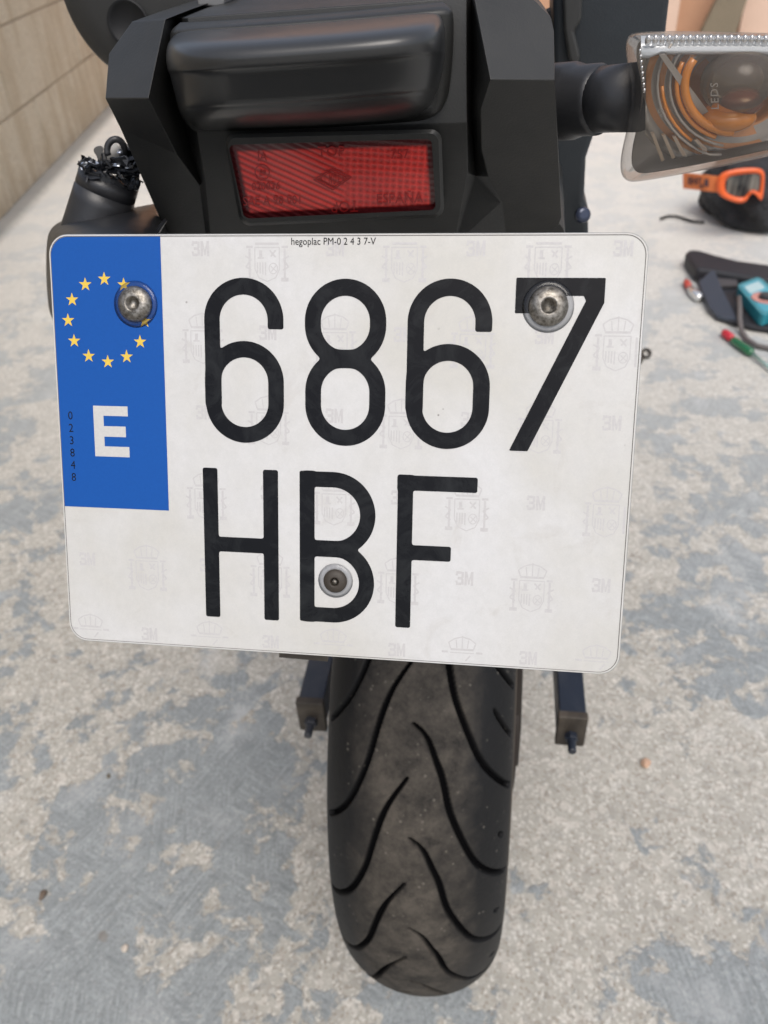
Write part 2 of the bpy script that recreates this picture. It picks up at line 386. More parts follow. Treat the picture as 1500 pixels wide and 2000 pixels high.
# ---- licence plate
PC = Vector((-0.05774708, 0.24204254, CAMH - 0.16887567)); PX = Vector((1, 0, 0)); PB = Vector((-0.00237046, 0.48097789, 0.87672953)); PB.normalize(); PN = PX.cross(PB).normalized()
def PM(x, y, h=0.0): return PC + PX * (x * .001) + PB * (y * .001) + PN * (h * .001)
def flat(polys, h, thick=0.0):
    """list of 2D outlines in plate mm"""
    v, f = [], []
    for p in polys:
        b = len(v); v += [PM(x, y, h) for x, y in p]; f.append([b + i for i in range(len(p))])
    me = bpy.data.meshes.new('m'); me.from_pydata([tuple(q) for q in v], [], f)
    bm = bmesh.new(); bm.from_mesh(me); bmesh.ops.triangulate(bm, faces=bm.faces); bm.to_mesh(me); bm.free()
    return orient(me)
def orient(me):
    me.update(); bm = bmesh.new(); bm.from_mesh(me); bm.normal_update()
    for fc in bm.faces:
        if fc.normal.dot(PN) < 0: fc.normal_flip()
    bm.to_mesh(me); bm.free(); return me
out = roundrect(-110, -80, 110, 80, 7.5)
front = [PM(x, y, 0) for x, y in out]
n = len(out)
v = [PM(x * .9975, y * .9965, 0) for x, y in out] + [PM(x, y, -.5) for x, y in out] + [PM(x, y, -3) for x, y in out]
f = [list(range(n))] + [[i, (i + 1) % n, n + (i + 1) % n, n + i] for i in range(n)] + [[n + i, n + (i + 1) % n, 2 * n + (i + 1) % n, 2 * n + i] for i in range(n)] + [list(range(3 * n - 1, 2 * n - 1, -1))]
me = mesh(v, f); me.polygons.foreach_set('material_index', [0 if abs(p.normal.dot(PN)) > .99 else 1 for p in me.polygons])
plate = link('licence_plate', me, [M_plate, M_edge], bike)
# thin dark line just inside the edge
def ring2d(a, b, h):
    v = [PM(x, y, h) for x, y in a] + [PM(x, y, h) for x, y in b]; n = len(a)
    me = bpy.data.meshes.new('m'); me.from_pydata([tuple(q) for q in v], [], [[i, (i + 1) % n, n + (i + 1) % n, n + i] for i in range(n)]); return orient(me)
link('edge_line', ring2d(roundrect(-109.25, -79.2, 109.2, 79.3, 7), roundrect(-109.0, -79.0, 108.9, 79.0, 6.8), .06), M_line, plate)
# blue band
rr = roundrect(-109.0, -80, -30, 79.0, 7)
bandp = [(x, y) for x, y in rr if y > 0 and x < -60]
bandp = bandp + [(-109.0, -24.0), (-65.5, -24.0), (-65.5, 79.0)]
link('blue_band', flat([bandp], .10), M_blue, plate)
st = []
for k in range(12):
    a0 = math.radians(90 + 30 * k); cx, cy = -88.1 + 15.35 * math.cos(a0), 48.4 + 15.35 * math.sin(a0)
    st.append([(cx + (2.65 if j % 2 == 0 else 1.03) * math.cos(math.radians(90 + 36 * j)), cy + (2.65 if j % 2 == 0 else 1.03) * math.sin(math.radians(90 + 36 * j))) for j in range(10)])
link('star_ring', flat(st, .14), M_star, plate)
link('country_letter', flat([[(-95, 16.2), (-80.9, 16.2), (-80.9, 12.4), (-90.9, 12.4), (-90.9, 8.4), (-82, 8.4), (-82, 4.3), (-90.9, 4.3), (-90.9, .5), (-80.8, .5), (-80.8, -3.5), (-95, -3.5)]], .14), M_white, plate)

# registration characters from signed distances, traced as marching squares
def sd_box(X, Y, x0, y0, x1, y1, r=.75):
    cx, cy, hx, hy = (x0 + x1) / 2, (y0 + y1) / 2, (x1 - x0) / 2 - r, (y1 - y0) / 2 - r
    dx, dy = np.abs(X - cx) - hx, np.abs(Y - cy) - hy
    return np.hypot(np.maximum(dx, 0), np.maximum(dy, 0)) + np.minimum(np.maximum(dx, dy), 0) - r
def sd_line(X, Y, pts, hw=3.0):
    d = np.full(X.shape, 1e9)
    for (ax, ay), (bx, by) in zip(pts[:-1], pts[1:]):
        px, py, ux, uy = X - ax, Y - ay, bx - ax, by - ay
        t = np.clip((px * ux + py * uy) / (ux * ux + uy * uy), 0, 1); d = np.minimum(d, np.hypot(px - t * ux, py - t * uy))
    return d - hw
def sd_poly(X, Y, P, r=.7):
    P = [np.array(p, float) for p in P]; d = np.full(X.shape, 1e9); ins = np.zeros(X.shape, bool)
    for i in range(len(P)):
        a, b = P[i], P[(i + 1) % len(P)]; e = b - a; wx, wy = X - a[0], Y - a[1]
        t = np.clip((wx * e[0] + wy * e[1]) / (e @ e), 0, 1); d = np.minimum(d, np.hypot(wx - t * e[0], wy - t * e[1]))
        c = ((a[1] <= Y) & (Y < b[1])) | ((b[1] <= Y) & (Y < a[1]))
        xi = a[0] + (Y - a[1]) / (e[1] if e[1] else 1e-9) * e[0]; ins ^= c & (X < xi)
    return np.where(ins, -d, d)
def smin(a, b, k=1.0):
    h = np.clip(.5 + .5 * (b - a) / k, 0, 1); return b * (1 - h) + a * h - k * h * (1 - h)
def arc(cx, cy, r, a0, a1, n=48): return [(cx + r * math.cos(math.radians(a0 + (a1 - a0) * i / n)), cy + r * math.sin(math.radians(a0 + (a1 - a0) * i / n))) for i in range(n + 1)]
def stadium(cx, yt, yb, r): return arc(cx, yt, r, 0, 180) + arc(cx, yb, r, 180, 360) + [(cx + r, yt)]
def ch6(cx):
    def fn(X, Y):
        a = sd_line(X, Y, arc(cx, 49.2, 12.2, 0, 180) + [(cx - 12.2, 19)]); t = sd_box(X, Y, cx + 9.2, 46.0, cx + 15.2, 51)
        return smin(np.minimum(a, t), sd_line(X, Y, stadium(cx, 26.4, 18.8, 12.2)), 1.0)
    return fn, (cx - 17, 2, cx + 17, 66)
def ch8(X, Y): return smin(sd_line(X, Y, stadium(4.3, 49.1, 47.7, 12.1)), sd_line(X, Y, stadium(4.4, 23.6, 18.7, 12.1)), 1.4)
def ch7(X, Y):
    P = [(65.4, 64.8), (96.1, 64.8), (96.1, 56.4), (72.1, 3.7), (65.4, 3.7), (89.8, 57.0), (89.0, 58.7), (70.9, 58.7), (70.9, 52.6), (65.4, 52.6)]
    d = sd_poly(X, Y, P)
    return d
def chH(X, Y): return smin(np.minimum(sd_box(X, Y, -51.3, -66.3, -45.4, -6.5), sd_box(X, Y, -27.3, -66.3, -21.4, -6.5)), sd_box(X, Y, -47, -39.4, -25, -33.5), .9)
def chB(X, Y):
    a = sd_line(X, Y, [(-10, -9.4), (0, -9.4)] + arc(0.05, -22.85, 13.45, 90, -90) + [(-10, -36.3)], 2.95); b = sd_line(X, Y, [(-10, -36.3), (0, -36.3)] + arc(0.1, -49.55, 13.25, 90, -90) + [(-10, -62.8)], 2.95)
    d = smin(smin(a, b, 1.2), sd_box(X, Y, -13, -65.8, -7.1, -6.4), .9)
    return np.maximum(d, -12.95 - X)
def chF(X, Y): return smin(smin(sd_box(X, Y, 24.8, -66.1, 30.6, -6.7), sd_box(X, Y, 24.8, -12.4, 54.5, -6.7), .9), sd_box(X, Y, 26, -39.1, 45.4, -33.3), .9)
def contour_mesh(fn, box, h, step=.4):
    xs = np.arange(box[0], box[2] + step, step); ys = np.arange(box[1], box[3] + step, step)
    X, Y = np.meshgrid(xs, ys); D = fn(X, Y); V = {}; vl = []; F_ = []
    def vert(key, x, y):
        if key not in V: V[key] = len(vl); vl.append(tuple(PM(x, y, h)))
        return V[key]
    ny, nx = D.shape
    for j in range(ny - 1):
        for i in range(nx - 1):
            cs = [(j, i), (j, i + 1), (j + 1, i + 1), (j + 1, i)]; d = [D[c] for c in cs]
            if min(d) > 0: continue
            poly = []
            for k in range(4):
                c0, c1 = cs[k], cs[(k + 1) % 4]; d0, d1 = d[k], d[(k + 1) % 4]
                if d0 <= 0: poly.append(vert(c0, xs[c0[1]], ys[c0[0]]))
                if (d0 <= 0) != (d1 <= 0):
                    t = d0 / (d0 - d1); key = (min(c0, c1), max(c0, c1))
                    poly.append(vert(key, xs[c0[1]] + (xs[c1[1]] - xs[c0[1]]) * t, ys[c0[0]] + (ys[c1[0]] - ys[c0[0]]) * t))
            if len(poly) > 2: F_.append(poly)
    me = bpy.data.meshes.new('m'); me.from_pydata(vl, [], F_); return orient(me)
f6a, b6a = ch6(-34.1); f6b, b6b = ch6(42.4)
for fn, bx, lab in ((f6a, b6a, 'black digit 6, first of the upper row'), (ch8, (-13, 1, 22, 66), 'black digit 8'), (f6b, b6b, 'black digit 6, third of the upper row'), (ch7, (64, 2, 98, 66), 'black digit 7'),
                    (chH, (-53, -68, -20, -5), 'black letter H'), (chB, (-14, -68, 18, -5), 'black letter B'), (chF, (24, -68, 56, -5), 'black letter F')):
    link('character', contour_mesh(fn, bx, .12), M_ink, plate, lab)

def text_me(txt, size, place, spacing=1.0, offset=0.0, align='LEFT', extrude=0.0, sx=1.0, res=3):
    """place maps (x, y, z) of the flat text to world"""
    cu = bpy.data.curves.new('t', 'FONT'); cu.body = txt; cu.size = size; cu.space_character = spacing; cu.offset = offset; cu.align_x = align; cu.extrude = extrude; cu.resolution_u = res
    ob = bpy.data.objects.new('t', cu); COL.objects.link(ob)
    dg = bpy.context.evaluated_depsgraph_get(); me = bpy.data.meshes.new_from_object(ob.evaluated_get(dg))
    bpy.data.objects.remove(ob); bpy.data.curves.remove(cu)
    for vv in me.vertices: vv.co = place(vv.co.x * sx, vv.co.y, vv.co.z)
    me.materials.clear(); me.update(); return me
def on_plate(x0, y0, h): return lambda x, y, z: PM(x0 + x, y0 + y, h)
link('maker_text', orient(text_me('hegoplac PM-0 2 4 3 7-V', 3.55, on_plate(-16.0, 76.0, .13), 1.0, 0.0, sx=.88)), M_ink, plate)
link('serial_text', orient(join(*[text_me(ch, 4.6, on_plate(-105.6 + .02 * k, 10.6 - 4.85 * k, .16), sx=.9) for k, ch in enumerate('023848')])), M_ink, plate)
# faint security print: 3M and coats of arms
def in_plate(x, y, m_): return -110 + m_ < x < 110 - m_ and -80 + m_ < y < 80 - m_
wm = []
def arms(cx, cy):
    P = []
    def bar(x0, y0, x1, y1): P.append([(cx + x0, cy + y0), (cx + x1, cy + y0), (cx + x1, cy + y1), (cx + x0, cy + y1)])
    def stroke(pts, wd_=.35):
        for (ax, ay), (bx, by) in zip(pts[:-1], pts[1:]):
            L = math.hypot(bx - ax, by - ay) or 1; ux, uy = -(by - ay) / L * wd_ / 2, (bx - ax) / L * wd_ / 2
            P.append([(cx + ax + ux, cy + ay + uy), (cx + ax - ux, cy + ay - uy), (cx + bx - ux, cy + by - uy), (cx + bx + ux, cy + by + uy)])
    stroke([(-4.6, 2.6), (4.6, 2.6), (4.6, -5), (3.2, -8), (0, -9.4), (-3.2, -8), (-4.6, -5), (-4.6, 2.6)], .4)
    for i in range(4): bar(-3.9 + i * 1.0, -7.2 + abs(i - 3) * .3, -3.4 + i * 1.0, -2.6)
    bar(-3.0, -1.4, -1.8, 1.6); bar(-3.6, -1.4, -1.2, -.8); stroke([(1, 1.6), (3.2, -.8)], .6); stroke([(3.2, 1.6), (1.4, -.6)], .6)
    stroke([(.8 + 1.6 * math.cos(a_ / 6 * math.pi) + 1.5, -4.8 + 1.9 * math.sin(a_ / 6 * math.pi)) for a_ in range(13)], .35); stroke([(1.4, -4), (3.4, -5.8)], .35); stroke([(3.3, -3.8), (1.5, -6)], .35)
    stroke([(-4.4, 4.2), (-5.2, 6.6), (-3, 8.2), (0, 9.0), (3, 8.2), (5.2, 6.6), (4.4, 4.2)], .5); bar(-4.4, 3.5, 4.4, 4.3); stroke([(-2, 4.4), (-2.4, 7.8)], .4); stroke([(2, 4.4), (2.4, 7.8)], .4); stroke([(0, 4.4), (0, 9.4)], .4)
    for sgn in (-1, 1):
        stroke([(sgn * 6.6, -8.0), (sgn * 6.6, 2.2)], .8); bar(sgn * 6.6 - 1.4, -9.4, sgn * 6.6 + 1.4, -8.0); bar(sgn * 6.6 - 1.2, 2.4, sgn * 6.6 + 1.2, 3.2)
        stroke([(sgn * 8.2, -.4), (sgn * 6.0, -1.6), (sgn * 8.0, -4.2), (sgn * 6.0, -5.4)], .6)
    return [p for p in P if all(in_plate(x, y, 1.5) for x, y in p)]
def three_m(cx, cy):
    P = []
    def q(x0, y0, x1, y1): P.append([(cx + x0, cy + y0), (cx + x1, cy + y0), (cx + x1, cy + y1), (cx + x0, cy + y1)])
    q(-3.2, 1.7, -1.2, 2.7); q(-2.6, -.5, -1.2, .5); q(-3.2, -2.7, -1.2, -1.7); q(-1.2, .3, -.3, 2.5); q(-1.2, -2.5, -.3, -.3); q(-1.3, -.3, -.6, .3); q(-3.4, 1.0, -2.6, 1.7); q(-3.4, -1.7, -2.6, -1.0)
    q(.0, -2.7, .9, 2.7); q(2.4, -2.7, 3.3, 2.7)
    P.append([(cx + .9, cy + 2.7), (cx + .9, cy + .6), (cx + 1.4, cy - 2.4), (cx + 1.65, cy - 2.4), (cx + 1.65, cy - .6)]); P.append([(cx + 2.4, cy + 2.7), (cx + 1.65, cy - .6), (cx + 1.65, cy - 2.4), (cx + 1.9, cy - 2.4), (cx + 2.4, cy + .6)])
    return P
WP = []
for k in range(6):
    yy = 74.7 - 30.0 * k
    for q in range(-5, 6):
        xo = .4 + 50.5 * q
        tx = xo + (25.2 if k % 2 else 0); ax_ = xo + (0 if k % 2 else 25.2)
        if in_plate(tx, yy, 4) and not (tx < -66 and yy > -24):
            WP += three_m(tx, yy)
        if in_plate(ax_, yy - 2.5, 1) and not (ax_ < -62 and yy > -24): WP += arms(ax_, yy - 2.2)
link('security_print', join(*[flat([p], .04 + (i_ * 7 % 23) * .0006) for i_, p in enumerate(WP)]), M_water, plate)

# bolts with hex sockets
def bolt_me(x, y, r, h0=.3, hexr=.34, hole=False):
    k = r / 6.5; n = 36; rows = []
    def ringc(rr, h, hx=False):
        o = []
        for i in range(n):
            a = 2 * math.pi * i / n + .3; q = rr
            if hx: q = rr * math.cos(math.pi / 6) / math.cos(((a) % (math.pi / 3)) - math.pi / 6)
            o.append(PM(x + q * math.cos(a), y + q * math.sin(a), h))
        return o
    for rr, h, hx in ((6.5, h0, 0), (6.5, h0 + .7, 0), (6.35, h0 + 1.2, 0), (5.9, h0 + 1.75, 0), (5.1, h0 + 2.3, 0), (4.1, h0 + 2.7, 0), (3.0, h0 + 2.9, 0), (2.55, h0 + 2.9, 0), (2.4, h0 + 2.5, 0), (2.25, h0 + 2.3, 1), (2.2, h0 + .6, 1)): rows.append(ringc(rr * k, h * k + h0 * (1 - k), hx))
    v, f = grid(rows, True); f += [list(range(len(v) - n, len(v)))]
    return mesh(v, f)
def washer_me(x, y, r0, r1, h):
    n = 48; rows = [[PM(x + rr * math.cos(2 * math.pi * i / n), y + rr * math.sin(2 * math.pi * i / n), hh) for i in range(n)] for rr, hh in ((r0, .2), (r0, h), (r1 - .8, h), (r1 - .5, h * .6), (r1, .25), (r1, .2))]
    v, f = grid(rows, True); return mesh(v, f)
for (x, y, r, wr, lab) in ((-76.0, 54.6, 6.6, 8.6, 'worn bolt on the blue band'), (76.9, 55.0, 6.9, 9.0, 'worn bolt over the digit 7'), (1.2, -48.8, 4.6, 6.8, 'small brownish bolt inside the letter B')):
    link('bolt', bolt_me(x, y, r, .5), M_bolt if r > 5 else M_dirtmetal, plate, lab, smooth=True)
    link('washer', washer_me(x, y, r * .8, wr, .7), M_washer, plate, smooth=True)
link('pin', lathe(PM(1.2, -48.8, 1.0), PN, [(.0011, 0), (.0011, .0012), (.0007, .0018)], 16), M_bolt, plate, smooth=True)

# plate holder behind
hv = [PM(x, y, -3.2) for x, y in roundrect(-96, -79.2, 92, 70, 6)]
link('plate_holder', prism(hv, -PN * .004), M_body, bike)
hv = [PM(x, y, -7.3) for x, y in ((-50, -40), (50, -40), (78, 79), (-78, 79))]
link('holder_arm', prism(hv, -PN * .03), M_body, bike, bevel=.004)
# ledge seen under the lower edge at left
link('holder_lip', poly_px([(545, 1268), (640, 1268), (640, 1292), (545, 1284)], .26, .012), M_dirtmetal, bike)

# ---- tail cover
V = dict(
 a0=(258, 42, .376), a1=(212, 106, .370), a2=(205, 192, .350), a3=(290, 192, .338), a4=(323, 38, .366),
 b1=(235, 252, .360), b2=(334, 478, .405), b3=(405, 478, .405), b4=(391, 362, .386), b5=(345, 300, .368),
 c0=(343, 36, .398), c1=(352, 192, .394), c2=(376, 300, .394), c3=(394, 359, .394),
 d0=(366, 34, .376), d1=(374, 192, .368), d2=(384, 256, .366), d3=(399, 350, .372), d4=(412, 478, .392),
 e0=(912, -6, .376), e1=(912, 155, .368), e2=(913, 240, .366), e3=(914, 336, .372), e4=(887, 478, .392),
 f0=(920, -8, .398), f1=(922, 155, .394), f2=(921, 240, .394), f3=(930, 344, .394),
 g0=(925, -8, .366), g1=(957, 155, .338), g2=(938, 213, .350), g3=(940, 293, .366), g4=(953, 344, .378), g5=(980, 395, .388), g6=(990, 478, .402),
 h0=(1030, -14, .376), h1=(1076, 34, .374), h2=(1082, 60, .372), h3=(1084, 156, .350), h4=(1097, 425, .392), h5=(1092, 440, .396), h6=(1050, 462, .402), h7=(1030, 478, .404))
keys = list(V); idx = {k: i for i, k in enumerate(keys)}
verts = [W(*V[k]) for k in keys]
def fc(s_): return [idx[k] for k in s_.split()]
faces = [fc('a0 a1 a2 a3 a4'), fc('a2 b1 b5 a3'), fc('b1 b2 b3 b4 b5'), fc('a4 a3 c1 c0'), fc('a3 b5 c2 c1'), fc('b5 b4 c3 c2'),
         fc('c0 c1 d1 d0'), fc('c1 c2 d2 d1'), fc('c2 c3 d3 d2'), fc('b4 b3 d4 d3 c3'), fc('d0 d1 e1 e0'), fc('d1 d2 e2 e1'), fc('d2 d3 e3 e2'), fc('d3 d4 e4 e3'),
         fc('e0 e1 f1 f0'), fc('e1 e2 f2 f1'), fc('e2 e3 f3 f2'), fc('f0 f1 g1 g0'), fc('f1 f2 g2 g1'), fc('f2 f3 g4 g3 g2'), fc('e3 e4 g6 g5 g4 f3'),
         fc('g0 g1 h3 h2 h1 h0'), fc('g1 g2 g3 g4 h4 h3'), fc('g4 g5 g6 h7 h6 h5 h4')]
bound = 'a0 a1 a2 b1 b2 b3 d4 e4 g6 h7 h6 h5 h4 h3 h2 h1 h0 g0 f0 e0 d0 c0 a4'.split()
bk = []
cen = W(650, 250, .38)
for k in bound:
    p = verts[idx[k]]; q = p + Vector((0, .03, 0)); bk.append(len(verts)); verts.append(Vector((q.x * .985 + cen.x * .015, q.y, q.z)))
bk2 = []
for k in bound:
    p = verts[idx[k]]; bk2.append(len(verts)); verts.append(Vector((p.x * .86 + cen.x * .14, .56 + (.05 if V[k][1] < 200 else -.04), p.z * .9 + .1 * (cen.z + .02))))
nb = len(bound)
for i in range(nb):
    j = (i + 1) % nb
    faces.append([idx[bound[i]], idx[bound[j]], bk[j], bk[i]]); faces.append([bk[i], bk[j], bk2[j], bk2[i]])
faces.append(bk2)
tail = link('tail_cover', mesh(verts, faces), M_body, bike, bevel=.0034, angle=12)
# small bracket on top
link('seat_bracket', poly_px([(383, -30), (440, -30), (438, 10), (424, 14), (386, 12)], .42, .02), simple('grey_cast_metal', (.30, .30, .30), .4, .5), bike, bevel=.001)
sv = [W(x, y, .60) for x, y in ((360, -170), (1000, -200), (1020, -90), (340, -50))]
link('seat', prism(sv, Vector((0, .45, -.02))), M_body, bike, bevel=.02)

# ---- tail lamp
def bulge(rows, yb, ex=5.0, nu=41, sag=0.0, grow=0):
    P = []
    for (xl, yl), (xr, yr), Yf in rows:
        r = []
        for i in range(nu):
            s_ = -math.cos(math.pi * i / (nu - 1)); t = abs(s_); k = 1 - (1 - min(1, t) ** ex) ** (1 / ex)
            u_ = (s_ + 1) / 2; r.append(W(xl + (xr - xl) * u_, yl + (yr - yl) * u_ + sag * (1 - s_ * s_), Yf + (yb - Yf) * k))
        P.append(r)
    # refine along rows with a Catmull-Rom spline
    return P
def refine(P, k=3):
    out = []
    n = len(P)
    for i in range(n - 1):
        p0, p1, p2, p3 = P[max(i - 1, 0)], P[i], P[i + 1], P[min(i + 2, n - 1)]
        for q in range(k):
            t = q / k; row = []
            for a, b, c, d in zip(p0, p1, p2, p3): row.append(.5 * ((2 * b) + (c - a) * t + (2 * a - 5 * b + 4 * c - d) * t * t + (3 * b - a - 3 * c + d) * t ** 3))
            out.append(row)
    out.append(P[-1]); return out
lamp_rows = [((372, 54), (838, 18), .372), ((344, 66), (857, 27), .345), ((331, 80), (865, 40), .326), ((325, 97), (869, 56), .3155), ((324, 118), (870, 76), .312), ((327, 137), (870, 98), .3125),
             ((330, 143), (870, 104), .3140), ((333, 152), (869, 113), .3155), ((340, 180), (865, 140), .3185), ((347, 205), (858, 168), .3215), ((349, 212), (855, 176), .3235), ((353, 220), (850, 186), .3255), ((364, 236), (838, 208), .333), ((382, 250), (812, 230), .350), ((405, 257), (788, 240), .373)]
lamp = link('tail_lamp', mesh(*grid(refine(bulge(lamp_rows, .372, 4.2, 49, 5), 3))), M_lamp, bike, smooth=True)
gk = [((352, 44), (864, 4), .374), ((336, 58), (880, 16), .3600), ((332, 76), (886, 40), .3590), ((334, 130), (885, 100), .3592), ((342, 190), (880, 160), .3592), ((352, 222), (872, 196), .3595), ((372, 250), (850, 226), .360), ((400, 268), (800, 248), .376)]
link('gasket', mesh(*grid(refine(bulge(gk, .374, 7, 49, 3), 3))), M_body, lamp, smooth=True)

# ---- red reflector
RY0, RY1 = .3555, .366
def RF(px, py, h=0.0):
    Y = RY0 + (RY1 - RY0) * (py - 270) / 150; return W(px, py, Y - h)
def quadmap(u, v_, q):
    a = (q[0][0] * (1 - u) + q[1][0] * u, q[0][1] * (1 - u) + q[1][1] * u); b = (q[3][0] * (1 - u) + q[2][0] * u, q[3][1] * (1 - u) + q[2][1] * u)
    return (a[0] * (1 - v_) + b[0] * v_, a[1] * (1 - v_) + b[1] * v_)
def rr_loop(q, r, h, n=8):
    return [RF(*quadmap(x, y * 1.0, q), h) for x, y in [(px_, py_ / .40) for px_, py_ in roundrect(0, 0, 1, .40, r, n)]]
qo = [(437, 262), (862, 252), (868, 424), (470, 442)]; qm = [(443, 270), (856, 260), (861, 418), (475, 436)]; qi = [(446, 283), (843, 271), (851, 410), (477, 427)]
rows = [rr_loop(qo, .05, -.010), rr_loop(qo, .05, .002), rr_loop(qm, .045, .004), rr_loop(qi, .03, .004), rr_loop(qi, .03, .0005)]
v, f = grid(rows, True)
refl = link('reflector', mesh(v, f), M_body, bike, smooth=False, bevel=.0006)
# lens with uv
s = N('red_prismatic_lens'); uv = s.coord('UV')
sepu = s.n('ShaderNodeSeparateXYZ'); s.l(uv, sepu.inputs[0])
stripe = s.n('ShaderNodeTexWave', wave_type='BANDS', bands_direction='X'); s.l(s.mapping(uv, (1, 1, 1), (0, 0, math.radians(-60))), stripe.inputs['Vector']); stripe.inputs['Scale'].default_value = 10.0; stripe.inputs['Distortion'].default_value = .35; stripe.inputs['Detail'].default_value = 2
cells = s.vor(s.mapping(uv, (62, 62, 1), (0, 0, .5)), 1, rnd=.15); cells2 = s.vor(s.mapping(uv, (30, 30, 1), (0, 0, .12)), 1, rnd=.1)
left = s.math('ADD', s.math('MULTIPLY', stripe.outputs['Fac'], .75), s.math('MULTIPLY', cells, .3))
right = s.math('ADD', s.math('MULTIPLY', cells2, 1.0), s.math('MULTIPLY', cells, .2))
side = s.ramp(s.math('ADD', sepu.outputs[0], s.math('MULTIPLY', s.noise(uv, 9, 3), .12)), [(.54, 0.0), (.64, 1.0)])
patt = s.mix(side, left, right)
bigr = s.noise(uv, 3.5, 4, .6)
inner = s.math('MULTIPLY', s.math('MULTIPLY', s.ramp(sepu.outputs[0], [(.03, 0.0), (.045, 1.0)]), s.ramp(sepu.outputs[0], [(.965, 1.0), (.98, 0.0)])), s.math('MULTIPLY', s.ramp(sepu.outputs[1], [(.025, 0.0), (.04, 1.0)]), s.ramp(sepu.outputs[1], [(.355, 1.0), (.37, 0.0)])))
rc = s.mix(s.ramp(patt, [(.15, 0.0), (.75, 1.0)]), (.36, .018, .015), (.80, .050, .040))
rc = s.mix(s.ramp(bigr, [(.35, .25), (.65, 0.0)]), rc, (.20, .014, .014))
rc = s.mix(inner, (.07, .004, .006), rc)
s.set(col=rc, rough=.3, coat=.6, coatr=.06); s.bump(patt, .5, .0008); M_red = s.m
M_redtext = simple('dark_red_moulding', (.33, .014, .014), .35, 0, .4)
NU, NV = 24, 10
vv, ff, uvs = [], [], []
for j in range(NV + 1):
    for i in range(NU + 1): vv.append(RF(*quadmap(i / NU, j / NV, qi), .0012)); uvs.append((i / NU, (1 - j / NV) * .4))
for j in range(NV):
    for i in range(NU): a = j * (NU + 1) + i; ff.append([a, a + NU + 1, a + NU + 2, a + 1])
me = bpy.data.meshes.new('m'); me.from_pydata([tuple(p) for p in vv], [], ff); ul = me.uv_layers.new(name='UVMap')
for lp in me.loops: ul.data[lp.index].uv = uvs[lp.vertex_index]
link('red_lens', me, M_red, refl)
def on_refl(cx, cy, rot=0, k=1.0):
    # text units are px of the photograph's scale, baseline follows the lens (slight tilt)
    ca, sa = math.cos(math.radians(rot)), math.sin(math.radians(rot))
    def pl_(x, y, z):
        X, Y_ = x * ca - y * sa, x * sa + y * ca
        return RF(cx + X, cy - Y_ - X * .033, .0015 + z)
    return pl_
T = []
for txt, sz, cx, cy, rot, sx in (('TOP', 30, 620, 307, 0, .92), ('TOP', 30, 700, 393, 180, .92), ('IA', 26, 502, 315, 0, .8), ('E9', 17, 506, 343, 0, .8), ('020036', 22, 491, 372, 0, .85), ('SAE A 98 001', 25, 474, 402, 0, .83), ('757', 26, 762, 310, 0, .95), ('ESPAÑA', 28, 734, 398, 0, .92)):
    T.append(text_me(txt, sz, on_refl(cx, cy, rot), 1.0, 0, extrude=.0002, sx=sx, res=2))
def refl_stroke(pts, wd_=2.2):
    ms = []
    for (ax, ay), (bx, by) in zip(pts[:-1], pts[1:]):
        L = math.hypot(bx - ax, by - ay) or 1; ux, uy = -(by - ay) / L * wd_ / 2, (bx - ax) / L * wd_ / 2
        ms.append(prism([RF(ax + ux, ay + uy, .0016), RF(ax - ux, ay - uy, .0016), RF(bx - ux, by - uy, .0016), RF(bx + ux, by + uy, .0016)], Vector((0, .0005, 0))))
    return ms
T += refl_stroke([(512 + 14 * math.cos(a_ / 12 * math.pi), 337 + 15 * math.sin(a_ / 12 * math.pi)) for a_ in range(25)], 1.6)
T += refl_stroke([(612, 351), (648, 330), (686, 346), (650, 371), (612, 351)], 2.4)
T += refl_stroke([(620, 351), (648, 334), (678, 347), (650, 366), (620, 351)], 1.2)
for k, ch in enumerate('RINDER'):
    hgt = (14, 20, 27, 28, 21, 14)[k]
    T.append(text_me(ch, 1.0, (lambda hg, x0: (lambda x, y, z: RF(x0 + x * 8.5, 349.5 + hg * .36 - y * hg, .0015 + z)))(hgt, 625 + k * 8.6), extrude=.0002, res=2))
link('moulded_lettering', join(*T), M_redtext, refl)

# ---- right turn signal
sig = link('turn_signal', tube([W(1076, 201, .406), W(1090, 200, .404), W(1120, 198, .398), W(1128, 197.5, .396), W(1136, 197, .3945), W(1168, 195, .388), W(1170, 195, .3878)], .0150, 40, taper=[1.06, 1.06, 1.05, 1.0, .95, .94, .90]), M_stalk, bike, 'right turn signal with smoked lens', smooth=True)
link('stalk_neck', tube([W(1171, 195, .3875), W(1173, 195, .387), W(1200, 193, .380), W(1250, 190, .367)], .0134, 32, taper=[.93, .97, .96, .96]), M_stalk, sig, smooth=True)
LO = smoothloop([(1222, 78), (1234, 62), (1320, 60), (1420, 62), (1560, 66), (1700, 84), (1712, 130), (1705, 240), (1600, 282), (1440, 320), (1260, 354), (1218, 356), (1208, 318), (1232, 220), (1234, 160), (1222, 110)], 3)
lc = (1430, 190)
def lens_loop(k, Y, shift=0): return [W(lc[0] + (x - lc[0]) * k, lc[1] + (y - lc[1]) * k + shift, Y) for x, y in LO]
rows = [lens_loop(.90, .392), lens_loop(.97, .380), lens_loop(1.0, .366), lens_loop(.995, .352), lens_loop(.975, .342), lens_loop(.94, .337), lens_loop(.86, .3335), lens_loop(.6, .331), lens_loop(.2, .330)]
v, f = grid(rows, True); n = len(LO); f += [list(range(len(v) - n, len(v)))]
M_smoke = clear('smoked_lens', (.88, .86, .84), .10, 1.36, .14, (.30, .28, .26), .5)
link('lens', mesh(v, f), M_smoke, sig, smooth=True)
